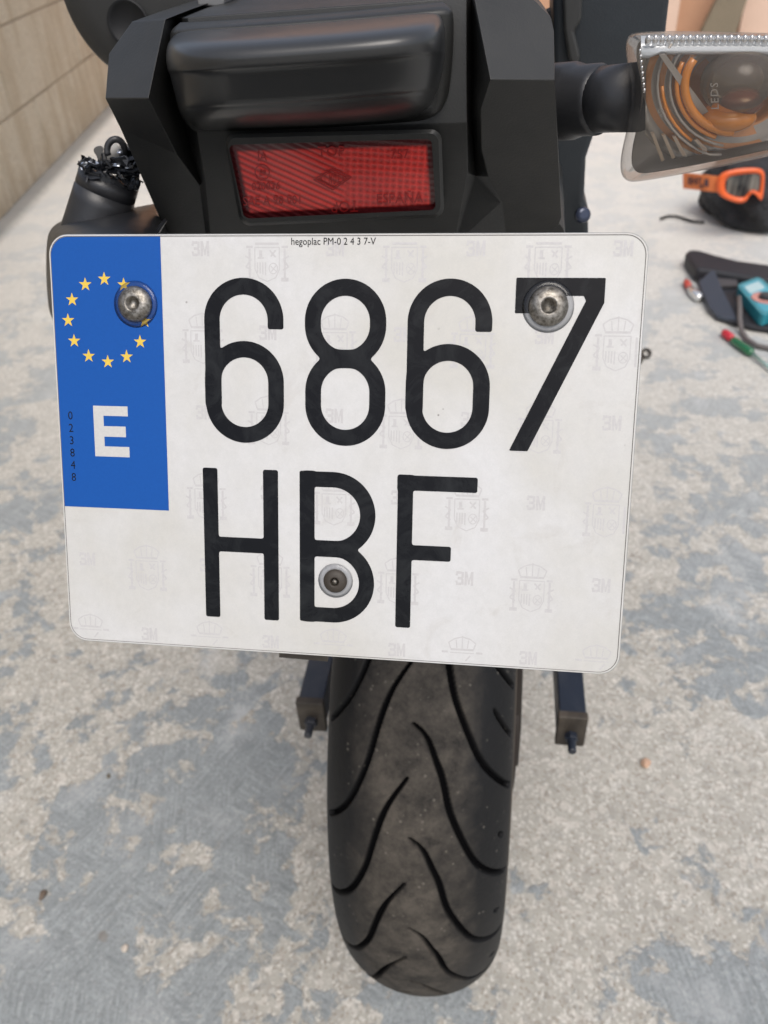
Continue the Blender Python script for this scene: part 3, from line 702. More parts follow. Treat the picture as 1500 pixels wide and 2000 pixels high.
# back shell, open to the lens
rows = [lens_loop(.86, .352), lens_loop(.87, .374), lens_loop(.86, .378)]
rows = [lens_loop(.90, .366), lens_loop(.88, .368), lens_loop(.5, .3705)]
v, f = grid(rows, True); f += [list(range(len(v) - n, len(v)))]
M_shell = simple('grey_reflector_shell', (.42, .39, .35), .30, .25, .3)
link('back_shell', mesh(v, f), M_shell, sig, smooth=True)
# strip under the top edge, sky reflection put into its pale colour, with moulded beads
M_skystrip = simple('pale_sky_strip', (.84, .92, 1.0), .2, .2, .6)
tx = [1252 + i * 20 for i in range(23)]
top_ = [W(x, 70 + max(0, x - 1480) * .06, .362) for x in tx]; bot = [W(x, 100 + (8 if x < 1290 else 0) + max(0, x - 1480) * .06, .347) for x in tx]
v, f = grid([top_, bot, [p + Vector((0, .006, -.002)) for p in bot]]); link('sky_strip', mesh(v, f), M_skystrip, sig, smooth=True)
def ball(c_, r_, sy=1.0, n1=8, n2=10):
    rows = [[Vector(c_) + Vector((r_ * math.sin(math.pi * i / n1) * math.cos(2 * math.pi * j / n2), r_ * math.sin(math.pi * i / n1) * math.sin(2 * math.pi * j / n2), r_ * sy * math.cos(math.pi * i / n1))) for j in range(n2)] for i in range(n1 + 1)]
    return mesh(*grid(rows, True))
bd = [ball(W(1266 + 13.4 * i, 79 + max(0, 13.4 * i - 200) * .03, .352), .00125, 1.6) for i in range(32)]
bd += [ball(W(1250 + 1.2 * i, 100 + 11 * i, .345), .0006, 1.5) for i in range(8)]
link('bead_row', join(*bd), simple('bright_bead', (.88, .90, .92), .08, .9), sig, smooth=True)
# inner bowl: ribbed arcs round the bulb, amber where the bulb shows through
M_amber = N('amber_glass'); M_amber.set(col=(.85, .30, .03), rough=.12, coat=.6); M_amber.b.inputs['Transmission Weight'].default_value = .25; M_amber = M_amber.m
M_amberrib = simple('amber_tinted_rib', (.52, .22, .07), .2, .35, .5)
M_bowl = simple('grey_inner_bowl', (.34, .31, .27), .25, .35, .3)
bc = (1432, 168)
def ell(k, ax_=1.0, ay_=1.0, n=48): return [(bc[0] + k * ax_ * math.cos(2 * math.pi * i / n), bc[1] + k * ay_ * math.sin(2 * math.pi * i / n)) for i in range(n)]
rows = []; mats = []
prof = [(176, .352), (168, .356), (158, .3525), (148, .357), (136, .353), (126, .358), (114, .354), (102, .360), (86, .356), (72, .363), (52, .366)]
for k, Y in prof:
    r = []
    for i in range(64):
        a_ = 2 * math.pi * i / 64; cs, sn = math.cos(a_), math.sin(a_)
        # squarish loops clipped to the lens outline
        lim = 1.0
        x_, y_ = bc[0] + k * cs * 1.18, bc[1] + k * sn * .98
        y_ = max(104 + (k - 52) * -.02, y_); lo = 352 - (x_ - 1250) * .205; y_ = min(y_, lo - 26); x_ = max(x_, 1262 + (y_ - 100) * -.01)
        r.append(W(x_, y_, Y))
    rows.append(r)
v, f = grid(rows, True); f += [list(range(len(v) - 64, len(v)))]
me = mesh(v, f, False)
bowl = link('reflector_bowl', me, [M_bowl, M_amberrib], sig, smooth=True)
mi_ = []
for ri in range(len(prof) - 1):
    for i in range(64):
        a_ = 2 * math.pi * (i + .5) / 64; left_ = math.cos(a_) < .35 and math.sin(a_) > -.75
        mi_.append(1 if (left_ and ri % 2 == 1 and ri > 2) or (ri > 7 and math.sin(a_) > -.2) else 0)
mi_.append(0); me.polygons.foreach_set('material_index', mi_)
link('grey_rib', join(*[tube([W(max(1268, bc[0] + k * math.cos(a_ / 20 * math.pi) * 1.05), min(334 - (bc[0] + k * math.cos(a_ / 20 * math.pi) - 1250) * .2, bc[1] + k * math.sin(a_ / 20 * math.pi)), .350) for a_ in range(11, 25)], .0005, 6) for k in (97, 118, 141)]), M_shell, sig, smooth=True)
link('prism_rib', join(*[prism([W(1272 + 21 * i, 262 + 3 * i, .349), W(1278 + 21 * i, 260 + 3 * i, .349), W(1298 + 21 * i, 312 - 5 * i, .347), W(1292 + 21 * i, 316 - 5 * i, .347)], Vector((0, .003, 0))) for i in (0, 1, 2, 4)]), simple('cream_prism', (.30, .23, .16), .3, .1, .4), sig)
# diagonal vane and bulb
link('vane', prism([W(1288, 108, .346), W(1300, 106, .346), W(1384, 218, .352), W(1368, 226, .352)], Vector((0, .002, 0))), M_shell, sig)
link('amber_arc', join(*[tube([W(max(1268, bc[0] + k * math.cos(a_ / 20 * math.pi) * 1.05), min(332 - (bc[0] + k * math.cos(a_ / 20 * math.pi) - 1250) * .2, bc[1] + k * math.sin(a_ / 20 * math.pi)), .349 + .0006 * q) for a_ in range(a0_, a1_)], r_, 8) for q, (k, a0_, a1_, r_) in enumerate(((90, 10, 25, .0017), (105, 12, 24, .0009), (132, 14, 21, .0006)))]), M_amber, sig, smooth=True)
bulb_c = W(1440, 158, .352)
link('bulb', ball(bulb_c, .0135, .82, 16, 24), clear('clear_bulb', (.82, .74, .62), .04, 1.5, .10, (.6, .5, .4)), sig, smooth=True)
link('bulb_core', ball(bulb_c + Vector((.004, .003, -.008)), .0085, .6, 12, 18), simple('dark_amber_core', (.16, .035, .012), .2, 0, .6), sig, smooth=True)
link('bulb_base', ball(W(1420, 228, .356), .011, .5, 12, 18), M_amber, sig, smooth=True)
M_emb = simple('pale_moulded_letter', (.33, .30, .27), .3, 0, .3)
def on_lens(cx, cy, rot, Y):
    ca, sa = math.cos(math.radians(rot)), math.sin(math.radians(rot))
    return lambda x, y, z: W(cx + x * ca - y * sa, cy - (x * sa + y * ca), Y - z)
LT = [text_me('LEDS', 22, on_lens(1404, 214, 92, .3312), 1.15, extrude=.0001, res=2), text_me('D', 15, on_lens(1370, 301, 0, .3375), extrude=.0001, res=2), text_me('e9', 18, on_lens(1297, 230, 90, .3365), extrude=.0001, res=2)]
for me_ in LT: pass
link('moulded_letter', join(*LT), M_emb, sig)

# ---- left turn signal, snapped off
ax0, ax1 = W(184, 452, .392), W(214, 346, .400)
d_ = (ax1 - ax0).normalized()
M_gloss = plastic('torn_glossy_plastic', (.012, .013, .016), .10, .3, 90, .0008)
brk = link('broken_turn_signal', tube([ax0 - d_ * .01, ax0, ax0.lerp(ax1, .5), ax0.lerp(ax1, .70), ax0.lerp(ax1, .71), ax0.lerp(ax1, .73), ax0.lerp(ax1, .735), ax0.lerp(ax1, .98)], .0152, 48, taper=[1.08, 1.05, 1.01, 1.0, .96, .96, .985, .985]), M_stalk, bike, 'left turn signal snapped off at its stalk', smooth=True)
def jag(c_, ax_, r_, n=56):
    ax_ = ax_.normalized(); u = ax_.orthogonal().normalized(); v2 = ax_.cross(u); rows = []
    hs = [.0022 + .0020 * math.sin(i * .35 + 1) + .0010 * math.sin(i * 1.1) + random.uniform(-.0006, .0008) for i in range(n)]
    for rr, k in ((1.0, 0), (1.0, .8), (.93, 1.0), (.84, .75), (.80, .1), (.55, -.2), (.2, .1)):
        rows.append([Vector(c_) + ax_ * (hs[i] * k + (random.uniform(-.0012, .0012) if rr < .9 else 0)) + (u * math.cos(2 * math.pi * i / n) + v2 * math.sin(2 * math.pi * i / n)) * r_ * (rr + (random.uniform(-.05, .05) if rr < .99 else 0)) for i in range(n)])
    v, f = grid(rows, True); f.append(list(range(len(v) - n, len(v)))); return mesh(v, f)
link('torn_rim', jag(ax0.lerp(ax1, .98), d_, .0150), M_gloss, brk)
def shard(c_, r_, seed, flat_=(1, 1, 1)):
    rnd = random.Random(seed); bm = bmesh.new(); bmesh.ops.create_icosphere(bm, subdivisions=2, radius=r_)
    for q in bm.verts:
        k = rnd.uniform(.55, 1.35); q.co = Vector((q.co.x * k * flat_[0], q.co.y * k * flat_[1], q.co.z * k * flat_[2])) + Vector(c_)
    me = bpy.data.meshes.new('m'); bm.to_mesh(me); bm.free(); return me
M_silver = simple('bright_torn_metal', (.65, .68, .74), .22, .9)
link('torn_plastic', join(shard(W(250, 316, .392), .0046, 4, (1.3, 1, .6)), shard(W(262, 330, .390), .0045, 5, (1.2, 1, .7)), shard(W(215, 322, .390), .0032, 6, (1.6, 1, .6)), shard(W(245, 335, .386), .0035, 8, (2.4, 1, .5)), shard(W(258, 300, .402), .005, 9)), M_gloss, brk)
def plates(n_, seed, lo, hi):
    rnd = random.Random(seed); out_ = []
    for _ in range(n_):
        u_ = rnd.random(); cx_, cy_ = 160 + 112 * u_ + rnd.uniform(-5, 5), 326 + 24 * u_ + rnd.uniform(-16, 10) - 22 * u_ * (rnd.random() < .5)
        c_ = W(cx_, cy_, .388 + rnd.uniform(-.006, .008)); a_ = Vector([rnd.gauss(0, 1) for _ in range(3)]).normalized(); b_ = a_.cross(Vector([rnd.gauss(0, 1) for _ in range(3)])).normalized(); nn_ = a_.cross(b_)
        ln = rnd.uniform(lo, hi)
        P = [c_ + a_ * ln * x + b_ * ln * y for x, y in ((-1, -.2 - .3 * rnd.random()), (.1, -.5), (1, -.1), (.6, .3), (-.2, .35 + .3 * rnd.random()))]
        out_.append(prism(P, nn_ * .0008))
    return out_
link('torn_splinter', join(*plates(46, 5, .0022, .0052)), M_gloss, brk)
link('torn_metal', join(shard(W(166, 324, .388), .0024, 11, (1.3, 1, .8)), shard(W(182, 319, .388), .0018, 12, (1.6, 1, .7)), shard(W(234, 297, .390), .0014, 13), shard(W(228, 322, .384), .0010, 14, (2, 1, .6)), shard(W(252, 327, .384), .0008, 15, (2.5, 1, .6))), M_silver, brk)
link('bent_tab', prism([W(x, y, .392) for x, y in smoothloop([(192, 322), (190, 306), (182, 296), (184, 288), (194, 285), (201, 290), (199, 300), (206, 296), (208, 318), (204, 326)], 2)], Vector((0, .0012, 0))), simple('grey_bent_tab', (.16, .155, .15), .35, .3), brk)
link('wire_loop', tube([W(226 + 17 * math.cos(a_ / 12 * math.pi), 293 - 21 * math.sin(a_ / 12 * math.pi), .396 - .0004 * a_) for a_ in range(-3, 15)], .0016, 10), M_stalk, brk, smooth=True)
link('socket', lathe(W(232, 296, .402), W(240, 280, .400) - W(226, 300, .400), [(.0040, -.008), (.0040, .004), (.0036, .0045)], 24), simple('pale_socket', (.5, .48, .45), .4), brk, smooth=True)

# bracket body the stalk grows from
br_rows = [((160, 424), (300, 398), .44), ((134, 428), (304, 400), .42), ((112, 436), (310, 408), .385), ((98, 450), (320, 432), .345), ((92, 470), (334, 470), .315), ((90, 520), (340, 520), .306), ((92, 570), (340, 570), .302), ((97, 610), (340, 620), .304), ((112, 640), (330, 650), .315)]
bracket = link('plate_bracket', mesh(*grid(refine(bulge(br_rows, .44, 3.4, 33, 0), 3))), M_holder, bike, smooth=True)
link('seam_strip', poly_px([(294, 462), (316, 432), (321, 437), (304, 464)], .345, .004), M_holder, bike)

# ---- muffler at the left, above
mc = W(272, -22, .50)
link('muffler', lathe(mc, (0, 1, 0), [(.004, -.004), (.030, -.0035), (.040, -.001), (.047, .004), (.0515, .012), (.0535, .024), (.055, .10), (.055, .30)], 64), M_muffler, bike, smooth=True)
link('muffler_outlet', lathe(W(253, 46, .4965), (0, 1, 0), [(.0105, -.001), (.0118, -.003), (.0118, .002)], 40), simple('dark_outlet', (.008, .008, .009), .6), bike, smooth=True)  # shallow disc, the dark of an open hole put into its colour

# ---- dark side panel behind the right turn signal
sp = link('side_panel', poly_px([(1080, -60), (1316, -60), (1303, 50), (1298, 112), (1244, 190), (1166, 248), (1145, 310), (1141, 395), (1149, 408), (1150, 480), (1080, 480)], .56, .06), plastic('dark_blue_black_plastic', (.020, .025, .030), .5, .4, 30, .0004), bike, bevel=.004)
link('panel_rib', poly_px([(1098, -40), (1140, -40), (1136, 40), (1122, 62), (1134, 110), (1128, 132), (1112, 120), (1102, 60)], .552, .01), M_muffler, bike, bevel=.002)
link('frame_bolt', lathe(W(1136, 420, .55), (.3, -1, .4), [(.0052, 0), (.0052, .003), (.004, .005), (.002, .005)], 24), simple('blue_glossy_bolt', (.045, .055, .09), .15, .3), bike, smooth=True)
link('panel_stay', tube([W(1120, 60, .60), W(980, 120, .62)], .018, 16), M_body, bike)
link('frame_tube', tube([W(1040, 470, .50), W(1040, 250, .62)], .02, 16), M_body, bike)

# ---- rear wheel
R_, WW, HC = .305, .073, .057
WC = Vector((BX, BYW, .305))
wheel = empty('rear_wheel', (0, 0, 0), None, None); wheel.parent = bike
angs = np.concatenate([np.arange(-40, 64, .19), np.arange(64, 320, 1.5)]); angs = np.radians(angs)
tt = np.radians(np.linspace(-90, 90, 240))
x_ = WW * np.sin(tt); r_ = R_ - HC * (1 - np.cos(tt)); 
arcv = np.concatenate([[0], np.cumsum(np.hypot(np.diff(x_), np.diff(r_)))]); arcv -= arcv[-1] / 2
nx_, nr_ = HC * np.sin(tt), WW * np.cos(tt); nl = np.hypot(nx_, nr_); nx_ /= nl; nr_ /= nl
RG = [(43, -1.5), (41.5, 8.8), (38.2, 15.7), (35.7, 21.3), (31.3, 26.1), (28.8, 31.3), (25.1, 39.6), (21.8, 47.5), (18.6, 60.6), (16.6, 69.2)]
LG = [(35.6, -4.5), (32, -17), (29.6, -22.5), (27.4, -26.2), (24.8, -29.7), (20.9, -34.6), (16.4, -43.5), (13.6, -50.7), (11.2, -59.6), (9.5, -67)]
SG = [(45.2, 55.4), (43.1, 61.6), (41, 68.3)]; SL = [(41.5, 63.0), (40.6, 65.5)]
def chaik(l):
    for _ in range(2): l = [l[0]] + [q for a_, b_ in zip(l[:-1], l[1:]) for q in ((a_[0] * .75 + b_[0] * .25, a_[1] * .75 + b_[1] * .25), (a_[0] * .25 + b_[0] * .75, a_[1] * .25 + b_[1] * .75))] + [l[-1]]
    return l
def uvp(l): return [(math.radians(a_) * R_, float(np.interp(math.asin(max(-1, min(1, x / 1000 / WW))), tt, arcv))) for a_, x in l]
A, Vv = np.meshgrid(angs * R_, arcv, indexing='ij'); D = np.full(A.shape, 1e9)
per = math.radians(16) * R_
for gidx, (gr_, hw) in enumerate(((RG, 1.0), (LG, 1.0), (SG, .8), (SL, .8))):
    P = uvp(chaik(gr_))
    # densify
    for k in ((0, 1) if gidx == 2 else (-3, -2, -1) if gidx == 3 else range(-5, 19)):
        sh = per * k; lo_ = min(p[0] for p in P) + sh; hi_ = max(p[0] for p in P) + sh
        sel = np.where((angs * R_ > lo_ - .01) & (angs * R_ < hi_ + .01))[0]
        if len(sel) == 0: continue
        a_, b_ = sel[0], sel[-1] + 1; U, V2 = A[a_:b_], Vv[a_:b_]; dd = np.full(U.shape, 1e9); L = len(P) - 1
        for i in range(L):
            ax_, ay_ = P[i][0] + sh, P[i][1]; bx_, by_ = P[i + 1][0] + sh, P[i + 1][1]; ux, uy = bx_ - ax_, by_ - ay_
            t = np.clip(((U - ax_) * ux + (V2 - ay_) * uy) / (ux * ux + uy * uy), 0, 1); q = (i + t) / L
            wid = (.45 + .55 * np.minimum(1, q * 3.5)) * hw
            dd = np.minimum(dd, np.hypot(U - ax_ - t * ux, V2 - ay_ - t * uy) / wid)
        D[a_:b_] = np.minimum(D[a_:b_], dd)
g_ = np.clip((.0027 - D) / .0008, 0, 1); g_ = g_ * g_ * (3 - 2 * g_); dep = g_ * .0055
wear_ = np.clip(1.0 - (np.abs(Vv) / .060) ** 2.0, 0, 1) * (1 - g_); edge_ = np.clip((np.abs(Vv) - .088) / .006, 0, 1) * (1 - g_)
xx = x_[None, :] - nx_[None, :] * dep; rr_ = r_[None, :] - nr_[None, :] * dep
Xw = WC.x + xx; Yw = WC.y - np.cos(angs)[:, None] * rr_; Zw = WC.z + np.sin(angs)[:, None] * rr_
# side walls
na, ncx = A.shape
side = []
for sgn, cols in ((1, None), (-1, None)):
    pass
prof_r = [(WW * .99, R_ - HC - .008), (WW * .95, R_ - HC - .018), (WW * .86, R_ - HC - .028), (WW * .80, R_ - HC - .031)]
def addcols(sgn):
    return [(WC.x + sgn * a_ * np.ones(na), WC.y - np.cos(angs) * b_, WC.z + np.sin(angs) * b_) for a_, b_ in prof_r]
L_, Rr = addcols(-1)[::-1], addcols(1)
Xw = np.column_stack([c_[0] for c_ in L_] + [Xw] + [c_[0] for c_ in Rr]); Yw = np.column_stack([c_[1] for c_ in L_] + [Yw] + [c_[1] for c_ in Rr]); Zw = np.column_stack([c_[2] for c_ in L_] + [Zw] + [c_[2] for c_ in Rr])
z4 = np.zeros((na, 4)); wear_ = np.column_stack([z4, wear_, z4]); edge_ = np.column_stack([z4 + .6, edge_, z4 + .6])
nc = Xw.shape[1]; co = np.stack([Xw, Yw, Zw], -1).reshape(-1, 3)
ii, jj = np.meshgrid(np.arange(na), np.arange(nc - 1), indexing='ij'); ni = (ii + 1) % na
fa = np.stack([ii * nc + jj, ni * nc + jj, ni * nc + jj + 1, ii * nc + jj + 1], -1).reshape(-1, 4)
me = bpy.data.meshes.new('m'); me.vertices.add(len(co)); me.vertices.foreach_set('co', co.ravel()); me.loops.add(fa.size); me.loops.foreach_set('vertex_index', fa.ravel())
me.polygons.add(len(fa)); me.polygons.foreach_set('loop_start', np.arange(0, fa.size, 4)); me.polygons.foreach_set('loop_total', np.full(len(fa), 4)); me.update(calc_edges=True)
groove_ = np.column_stack([z4, g_, z4])
for nm_, arr in (('wear', wear_), ('edge', edge_), ('groove', groove_)):
    at_ = me.attributes.new(nm_, 'FLOAT', 'POINT'); at_.data.foreach_set('value', arr.ravel().astype(np.float32))
me.validate()
bm = bmesh.new(); bm.from_mesh(me); bmesh.ops.recalc_face_normals(bm, faces=bm.faces); bm.to_mesh(me); bm.free()
link('tyre', me, M_tyre, wheel, smooth=True)
link('rim', lathe(WC - Vector((.060, 0, 0)), (1, 0, 0), [(.222, 0), (.205, .004), (.195, .03), (.195, .09), (.205, .116), (.222, .120)], 72, cap=False), M_rim, wheel, smooth=True)
link('hub', lathe(WC - Vector((.06, 0, 0)), (1, 0, 0), [(.03, 0), (.045, .01), (.035, .04), (.035, .08), (.045, .11), (.03, .12)], 40), M_rim, wheel, smooth=True)
spk_ = [tube([WC + Vector((0, math.cos(a_) * .03, math.sin(a_) * .03)), WC + Vector((0, math.cos(a_) * .2, math.sin(a_) * .2))], .012, 8) for a_ in [2 * math.pi * k / 10 for k in range(10)]]
link('spokes', join(*spk_), M_rim, wheel, smooth=True)
link('brake_disc', lathe(WC + Vector((.0785, 0, 0)), (1, 0, 0), [(.06, 0), (.118, 0), (.118, .004), (.06, .004)], 64, cap=False), M_disc, wheel)
# thin plate hanging beside the tyre on the right
link('guard_plate', prism([W(1003, 1290, .47), W(1022, 1290, .47), W(1018, 1420, .47), W(1012, 1496, .47), W(1005, 1496, .47)], Vector((0, .03, 0))), M_disc, bike)

# ---- swingarm ends with chain adjusters
def block(x0, x1, y0, y1, z0, z1):
    return prism([Vector((x0, y0, z0)), Vector((x1, y0, z0)), Vector((x1, y0, z1)), Vector((x0, y0, z1))], Vector((0, y1 - y0, 0)))
swing = link('swingarm', join(block(.0815, .1085, .510, .98, .289, .327), block(-.1845, -.1575, .504, .98, .289, .327), block(-.185, .105, .93, .99, .29, .326)), M_darkmetal, bike, bevel=.002)
for cx_, y_, lab in ((.095, .510, 'right chain adjuster'), (-.171, .504, 'left chain adjuster')):
    adj = link('chain_adjuster', block(cx_ - .0145, cx_ + .0145, y_ - .009, y_ - .0005, .284, .330), M_dirtmetal, swing, lab, bevel=.0012)
    adj2 = link('adjuster_bolt', join(lathe((cx_, y_ - .009, .303), (0, -1, 0), [(.0068, 0), (.0068, .006), (.0062, .0065)], 6), lathe((cx_, y_ - .0155, .303), (0, -1, 0), [(.0042, 0), (.0042, .013), (.0036, .014)], 18)), M_darkmetal, swing, smooth=False)

# ------------------------------------------------------------------ things on the ground
M_bag = N('black_bag_fabric'); c = M_bag.coord(); n1 = M_bag.noise(c, 9, 4); M_bag.set(col=M_bag.mix(n1, (.010, .011, .013), (.032, .033, .037)), rough=.75); M_bag.bump(M_bag.noise(c, 11, 4, .6, 1.5), 1.0, .06); M_bag = M_bag.m
p0, p1 = WZ(1352, 412, 0), WZ(1480, 466, 0)
ex = (p1 - p0); Lb = ex.length; ex.normalize(); ey = Vector((-ex.y, ex.x, 0)); ey = ey if ey.y > 0 else -ey
cb = (p0 + p1) / 2 + ey * .075
rows = []
for i in range(25):
    th = math.pi * i / 24; row = []
    for j in range(56):
        ph = 2 * math.pi * j / 56
        sp_ = lambda v_, e: math.copysign(abs(v_) ** e, v_)
        x = Lb * .56 * sp_(math.sin(th), .38) * sp_(math.cos(ph), .6); y = .105 * sp_(math.sin(th), .38) * sp_(math.sin(ph), .6); z = .095 + .095 * sp_(math.cos(th), .75)
        z *= 1.0 + .12 * x / Lb; k = 1 + .13 * math.sin(7 * x / Lb + 4 * z / .1) + .08 * math.sin(40 * z + 31 * x) - .10 * (z / .19) * (x > 0) * 0
        z = z * (1 + .10 * math.sin(14 * x + 2) + .05 * math.sin(37 * x + 20 * y)); row.append(cb + ex * x * (1.02 - .16 * z / .19 + .03 * math.sin(60 * z)) + ey * (y * k) + Vector((0, 0, max(.0, z - .002))))
    rows.append(row)
bag_o = link('cloth_bag', mesh(*grid(rows, True)), M_bag, smooth=True, origin=cb)
tag(bag_o, 'black fabric bag on the concrete with orange goggles lying over it', 'bag')
GY = 2.70
gog = empty('goggles', W(1445, 395, GY), 'orange framed off-road goggles with dark lens resting on the black bag', 'goggles')
def resample(P, n=64):
    c_ = (sum(p[0] for p in P) / len(P), sum(p[1] for p in P) / len(P)); o = []
    return P
def loop_n(P, n):
    P = smoothloop(P, 2); L = [0]
    for i in range(len(P)): L.append(L[-1] + math.dist(P[i], P[(i + 1) % len(P)]))
    o = []
    for k in range(n):
        s_ = L[-1] * k / n; i = max(j for j in range(len(P)) if L[j] <= s_); t = (s_ - L[i]) / max(1e-9, L[i + 1] - L[i]); a_, b_ = P[i], P[(i + 1) % len(P)]
        o.append((a_[0] + (b_[0] - a_[0]) * t, a_[1] + (b_[1] - a_[1]) * t))
    return o
OUT = [(1404, 338), (1440, 329), (1478, 327), (1494, 333), (1493, 360), (1489, 394), (1482, 390), (1475, 378), (1466, 378), (1458, 394), (1444, 398), (1424, 392), (1404, 382), (1398, 366)]
INN = [(1420, 346), (1442, 341), (1476, 338), (1486, 342), (1485, 358), (1483, 374), (1479, 374), (1472, 370), (1464, 373), (1456, 384), (1446, 386), (1432, 383), (1419, 377), (1415, 364)]
o_, i_ = loop_n(OUT, 72), loop_n(INN, 72)
M_orange = simple('bright_orange_plastic', (.85, .13, .02), .35, 0, .3)
rows = [[W(x, y, GY + .05) for x, y in o_], [W(x, y, GY + .012) for x, y in o_], [W(x * .9 + xi * .1, y * .9 + yi * .1, GY) for (x, y), (xi, yi) in zip(o_, i_)], [W(x * .3 + xi * .7, y * .3 + yi * .7, GY - .002) for (x, y), (xi, yi) in zip(o_, i_)], [W(x, y, GY + .012) for x, y in i_]]
link('frame', mesh(*grid(rows, True)), M_orange, gog, smooth=True)
s = N('mirrored_goggle_lens'); c = s.coord(); s.set(col=s.mix(s.ramp(s.noise(s.mapping(c, (30, 1, 2)), 1, 2), [(.42, 0.0), (.55, 1.0)]), (.01, .01, .012), (.20, .19, .16)), rough=.12, coat=1.0)
link('goggle_lens', prism([W(x, y, GY + .010) for x, y in i_], Vector((0, .004, 0))), s.m, gog)
M_strap = simple('orange_woven_strap', (.72, .20, .06), .7)
ns = 10; rows = [[], [], [], []]
for k in range(ns + 1):
    u_ = k / ns; x0 = 1404 - 70 * u_; yt = 345 - 8 * u_; yb2 = 376 - 8 * u_; Yk = GY + .02 + .10 * u_ ** 2
    rows[0].append(W(x0, yt, Yk)); rows[1].append(W(x0, yb2, Yk)); rows[2].append(W(x0, yb2, Yk) + Vector((0, .004, 0))); rows[3].append(W(x0, yt, Yk) + Vector((0, .004, 0)))
v, f = grid(rows + [rows[0]]); strap = link('strap', mesh(v, f), M_strap, gog, smooth=False)
M_mark = simple('dark_strap_mark', (.07, .035, .04), .7)
mk = []
for (xa, ya, xb, yb2) in ((1344, 346, 1348, 360), (1350, 346, 1353, 361), (1353, 352, 1357, 355), (1358, 347, 1361, 361), (1363, 348, 1371, 351), (1363, 354, 1368, 357), (1376, 350, 1384, 364), (1366, 360, 1368, 367), (1370, 360, 1373, 368)):
    Yk = GY + .02 + .10 * ((1404 - (xa + xb) / 2) / 70) ** 2 - .006
    mk.append(poly_px([(xa, ya), (xb, ya + .4), (xb, yb2 + .4), (xa, yb2)], Yk, .003))
link('strap_lettering', join(*mk), M_mark, strap)
# black bundle behind the bag
bun = shard(WZ(1475, 330, .03) + Vector((0, .05, .045)), .13, 31, (1.2, .8, .55)); ob = link('dark_jacket', bun, M_bag, sub=1, smooth=True, origin=WZ(1475, 335, 0))
tag(ob, 'crumpled black jacket lying behind the bag with goggles', 'jacket')
cord = tube([WZ(x, y, .008) for x, y in ((1290, 427), (1304, 422), (1320, 422), (1336, 427), (1352, 432), (1376, 434))], .0045, 8)
tag(link('drawcord', cord, M_bag, smooth=True, origin=WZ(1291, 426, 0)), 'thin black cord trailing on the concrete left of the black bag', 'cord')

# tool pouch
pouch = empty('tool_pouch', WZ(1440, 600, 0), 'open black tool pouch with raised flap under the teal multimeter', 'pouch')
M_pouch = simple('black_nylon', (.020, .021, .026), .6); M_pouch2 = simple('slate_blue_flap', (.050, .062, .085), .55); M_pouch3 = simple('grey_pouch_lining', (.07, .065, .068), .7)
link('back_flap', prism_ground([(1338, 492), (1346, 486), (1366, 487), (1400, 497), (1440, 507), (1520, 518), (1600, 530), (1600, 560), (1500, 546), (1440, 536), (1392, 528), (1360, 524), (1348, 508)], .045), M_pouch, pouch, bevel=.012)
link('base', prism_ground([(1352, 522), (1400, 528), (1500, 548), (1600, 566), (1600, 660), (1510, 642), (1470, 636), (1430, 626), (1398, 612), (1378, 572)], .018), M_pouch, pouch, bevel=.006)
link('side_flap', prism([WZ(1364, 550, .03), WZ(1390, 526, .055), WZ(1397, 528, .055), WZ(1412, 566, .05), WZ(1436, 610, .035), WZ(1440, 626, .02), WZ(1402, 616, .02), WZ(1386, 598, .025)], Vector((0, 0, -.012))), M_pouch2, pouch, bevel=.004)
link('lining', prism_ground([(1400, 542), (1440, 545), (1442, 556), (1404, 556)], .030, .019), M_pouch3, pouch, bevel=.003)
# multimeter
MZ = .052
mmr = empty('multimeter', WZ(1470, 600, 0), 'teal blue multimeter with round dial lying on the tool pouch', 'multimeter')
M_teal = simple('teal_rubber', (.02, .24, .30), .4, 0, .3); M_tealf = simple('light_teal_face', (.07, .36, .46), .4)
mq = [(1438, 556), (1483, 539), (1546, 594), (1490, 617)]
def MQ(u, v_, z): return WZ(*quadmap(u, v_, mq), z)
mo = [(u, v_) for u, v_ in roundrect(0, 0, 1, 1, .14, 5)]
link('case', prism([MQ(u, v_, MZ) for u, v_ in mo], Vector((0, 0, -.032))), M_teal, mmr, bevel=.006)
mo = [(u, v_) for u, v_ in roundrect(.12, .07, .88, .93, .10, 5)]
face_ = link('face_plate', prism([MQ(u, v_, MZ + .001) for u, v_ in mo], Vector((0, 0, -.003))), M_tealf, mmr)
link('display', prism([MQ(u, v_, MZ + .003) for u, v_ in roundrect(.2, .12, .8, .34, .04, 3)], Vector((0, 0, -.004))), simple('pale_display', (.42, .62, .66), .3, 0, .5), mmr)
cc = MQ(.5, .62, MZ); ux_ = (MQ(.82, .62, MZ) - cc).length
link('dial_ring', lathe(cc, (0, 0, 1), [(ux_ * .6, .0), (ux_ * .6, .0035), (ux_ * 1.05, .0035), (ux_ * 1.05, .0)], 32, cap=False), simple('pinkish_dial_print', (.60, .28, .24), .5), mmr)
link('dial_knob', lathe(cc, (0, 0, 1), [(ux_ * .55, 0), (ux_ * .52, .012), (ux_ * .4, .014)], 32), simple('dark_knob', (.03, .035, .04), .4), mmr)
cab = tube([WZ(1443, 580, .05), WZ(1445, 600, .04), WZ(1445, 625, .03), WZ(1448, 645, .012), WZ(1458, 662, .008), WZ(1478, 675, .008), WZ(1510, 682, .008), WZ(1560, 688, .008)], .0065, 10)
tag(link('test_lead', cab, simple('grey_cable', (.14, .125, .12), .5), smooth=True, origin=WZ(1446, 645, 0)), 'grey cable looping from the multimeter onto the concrete', 'cable')
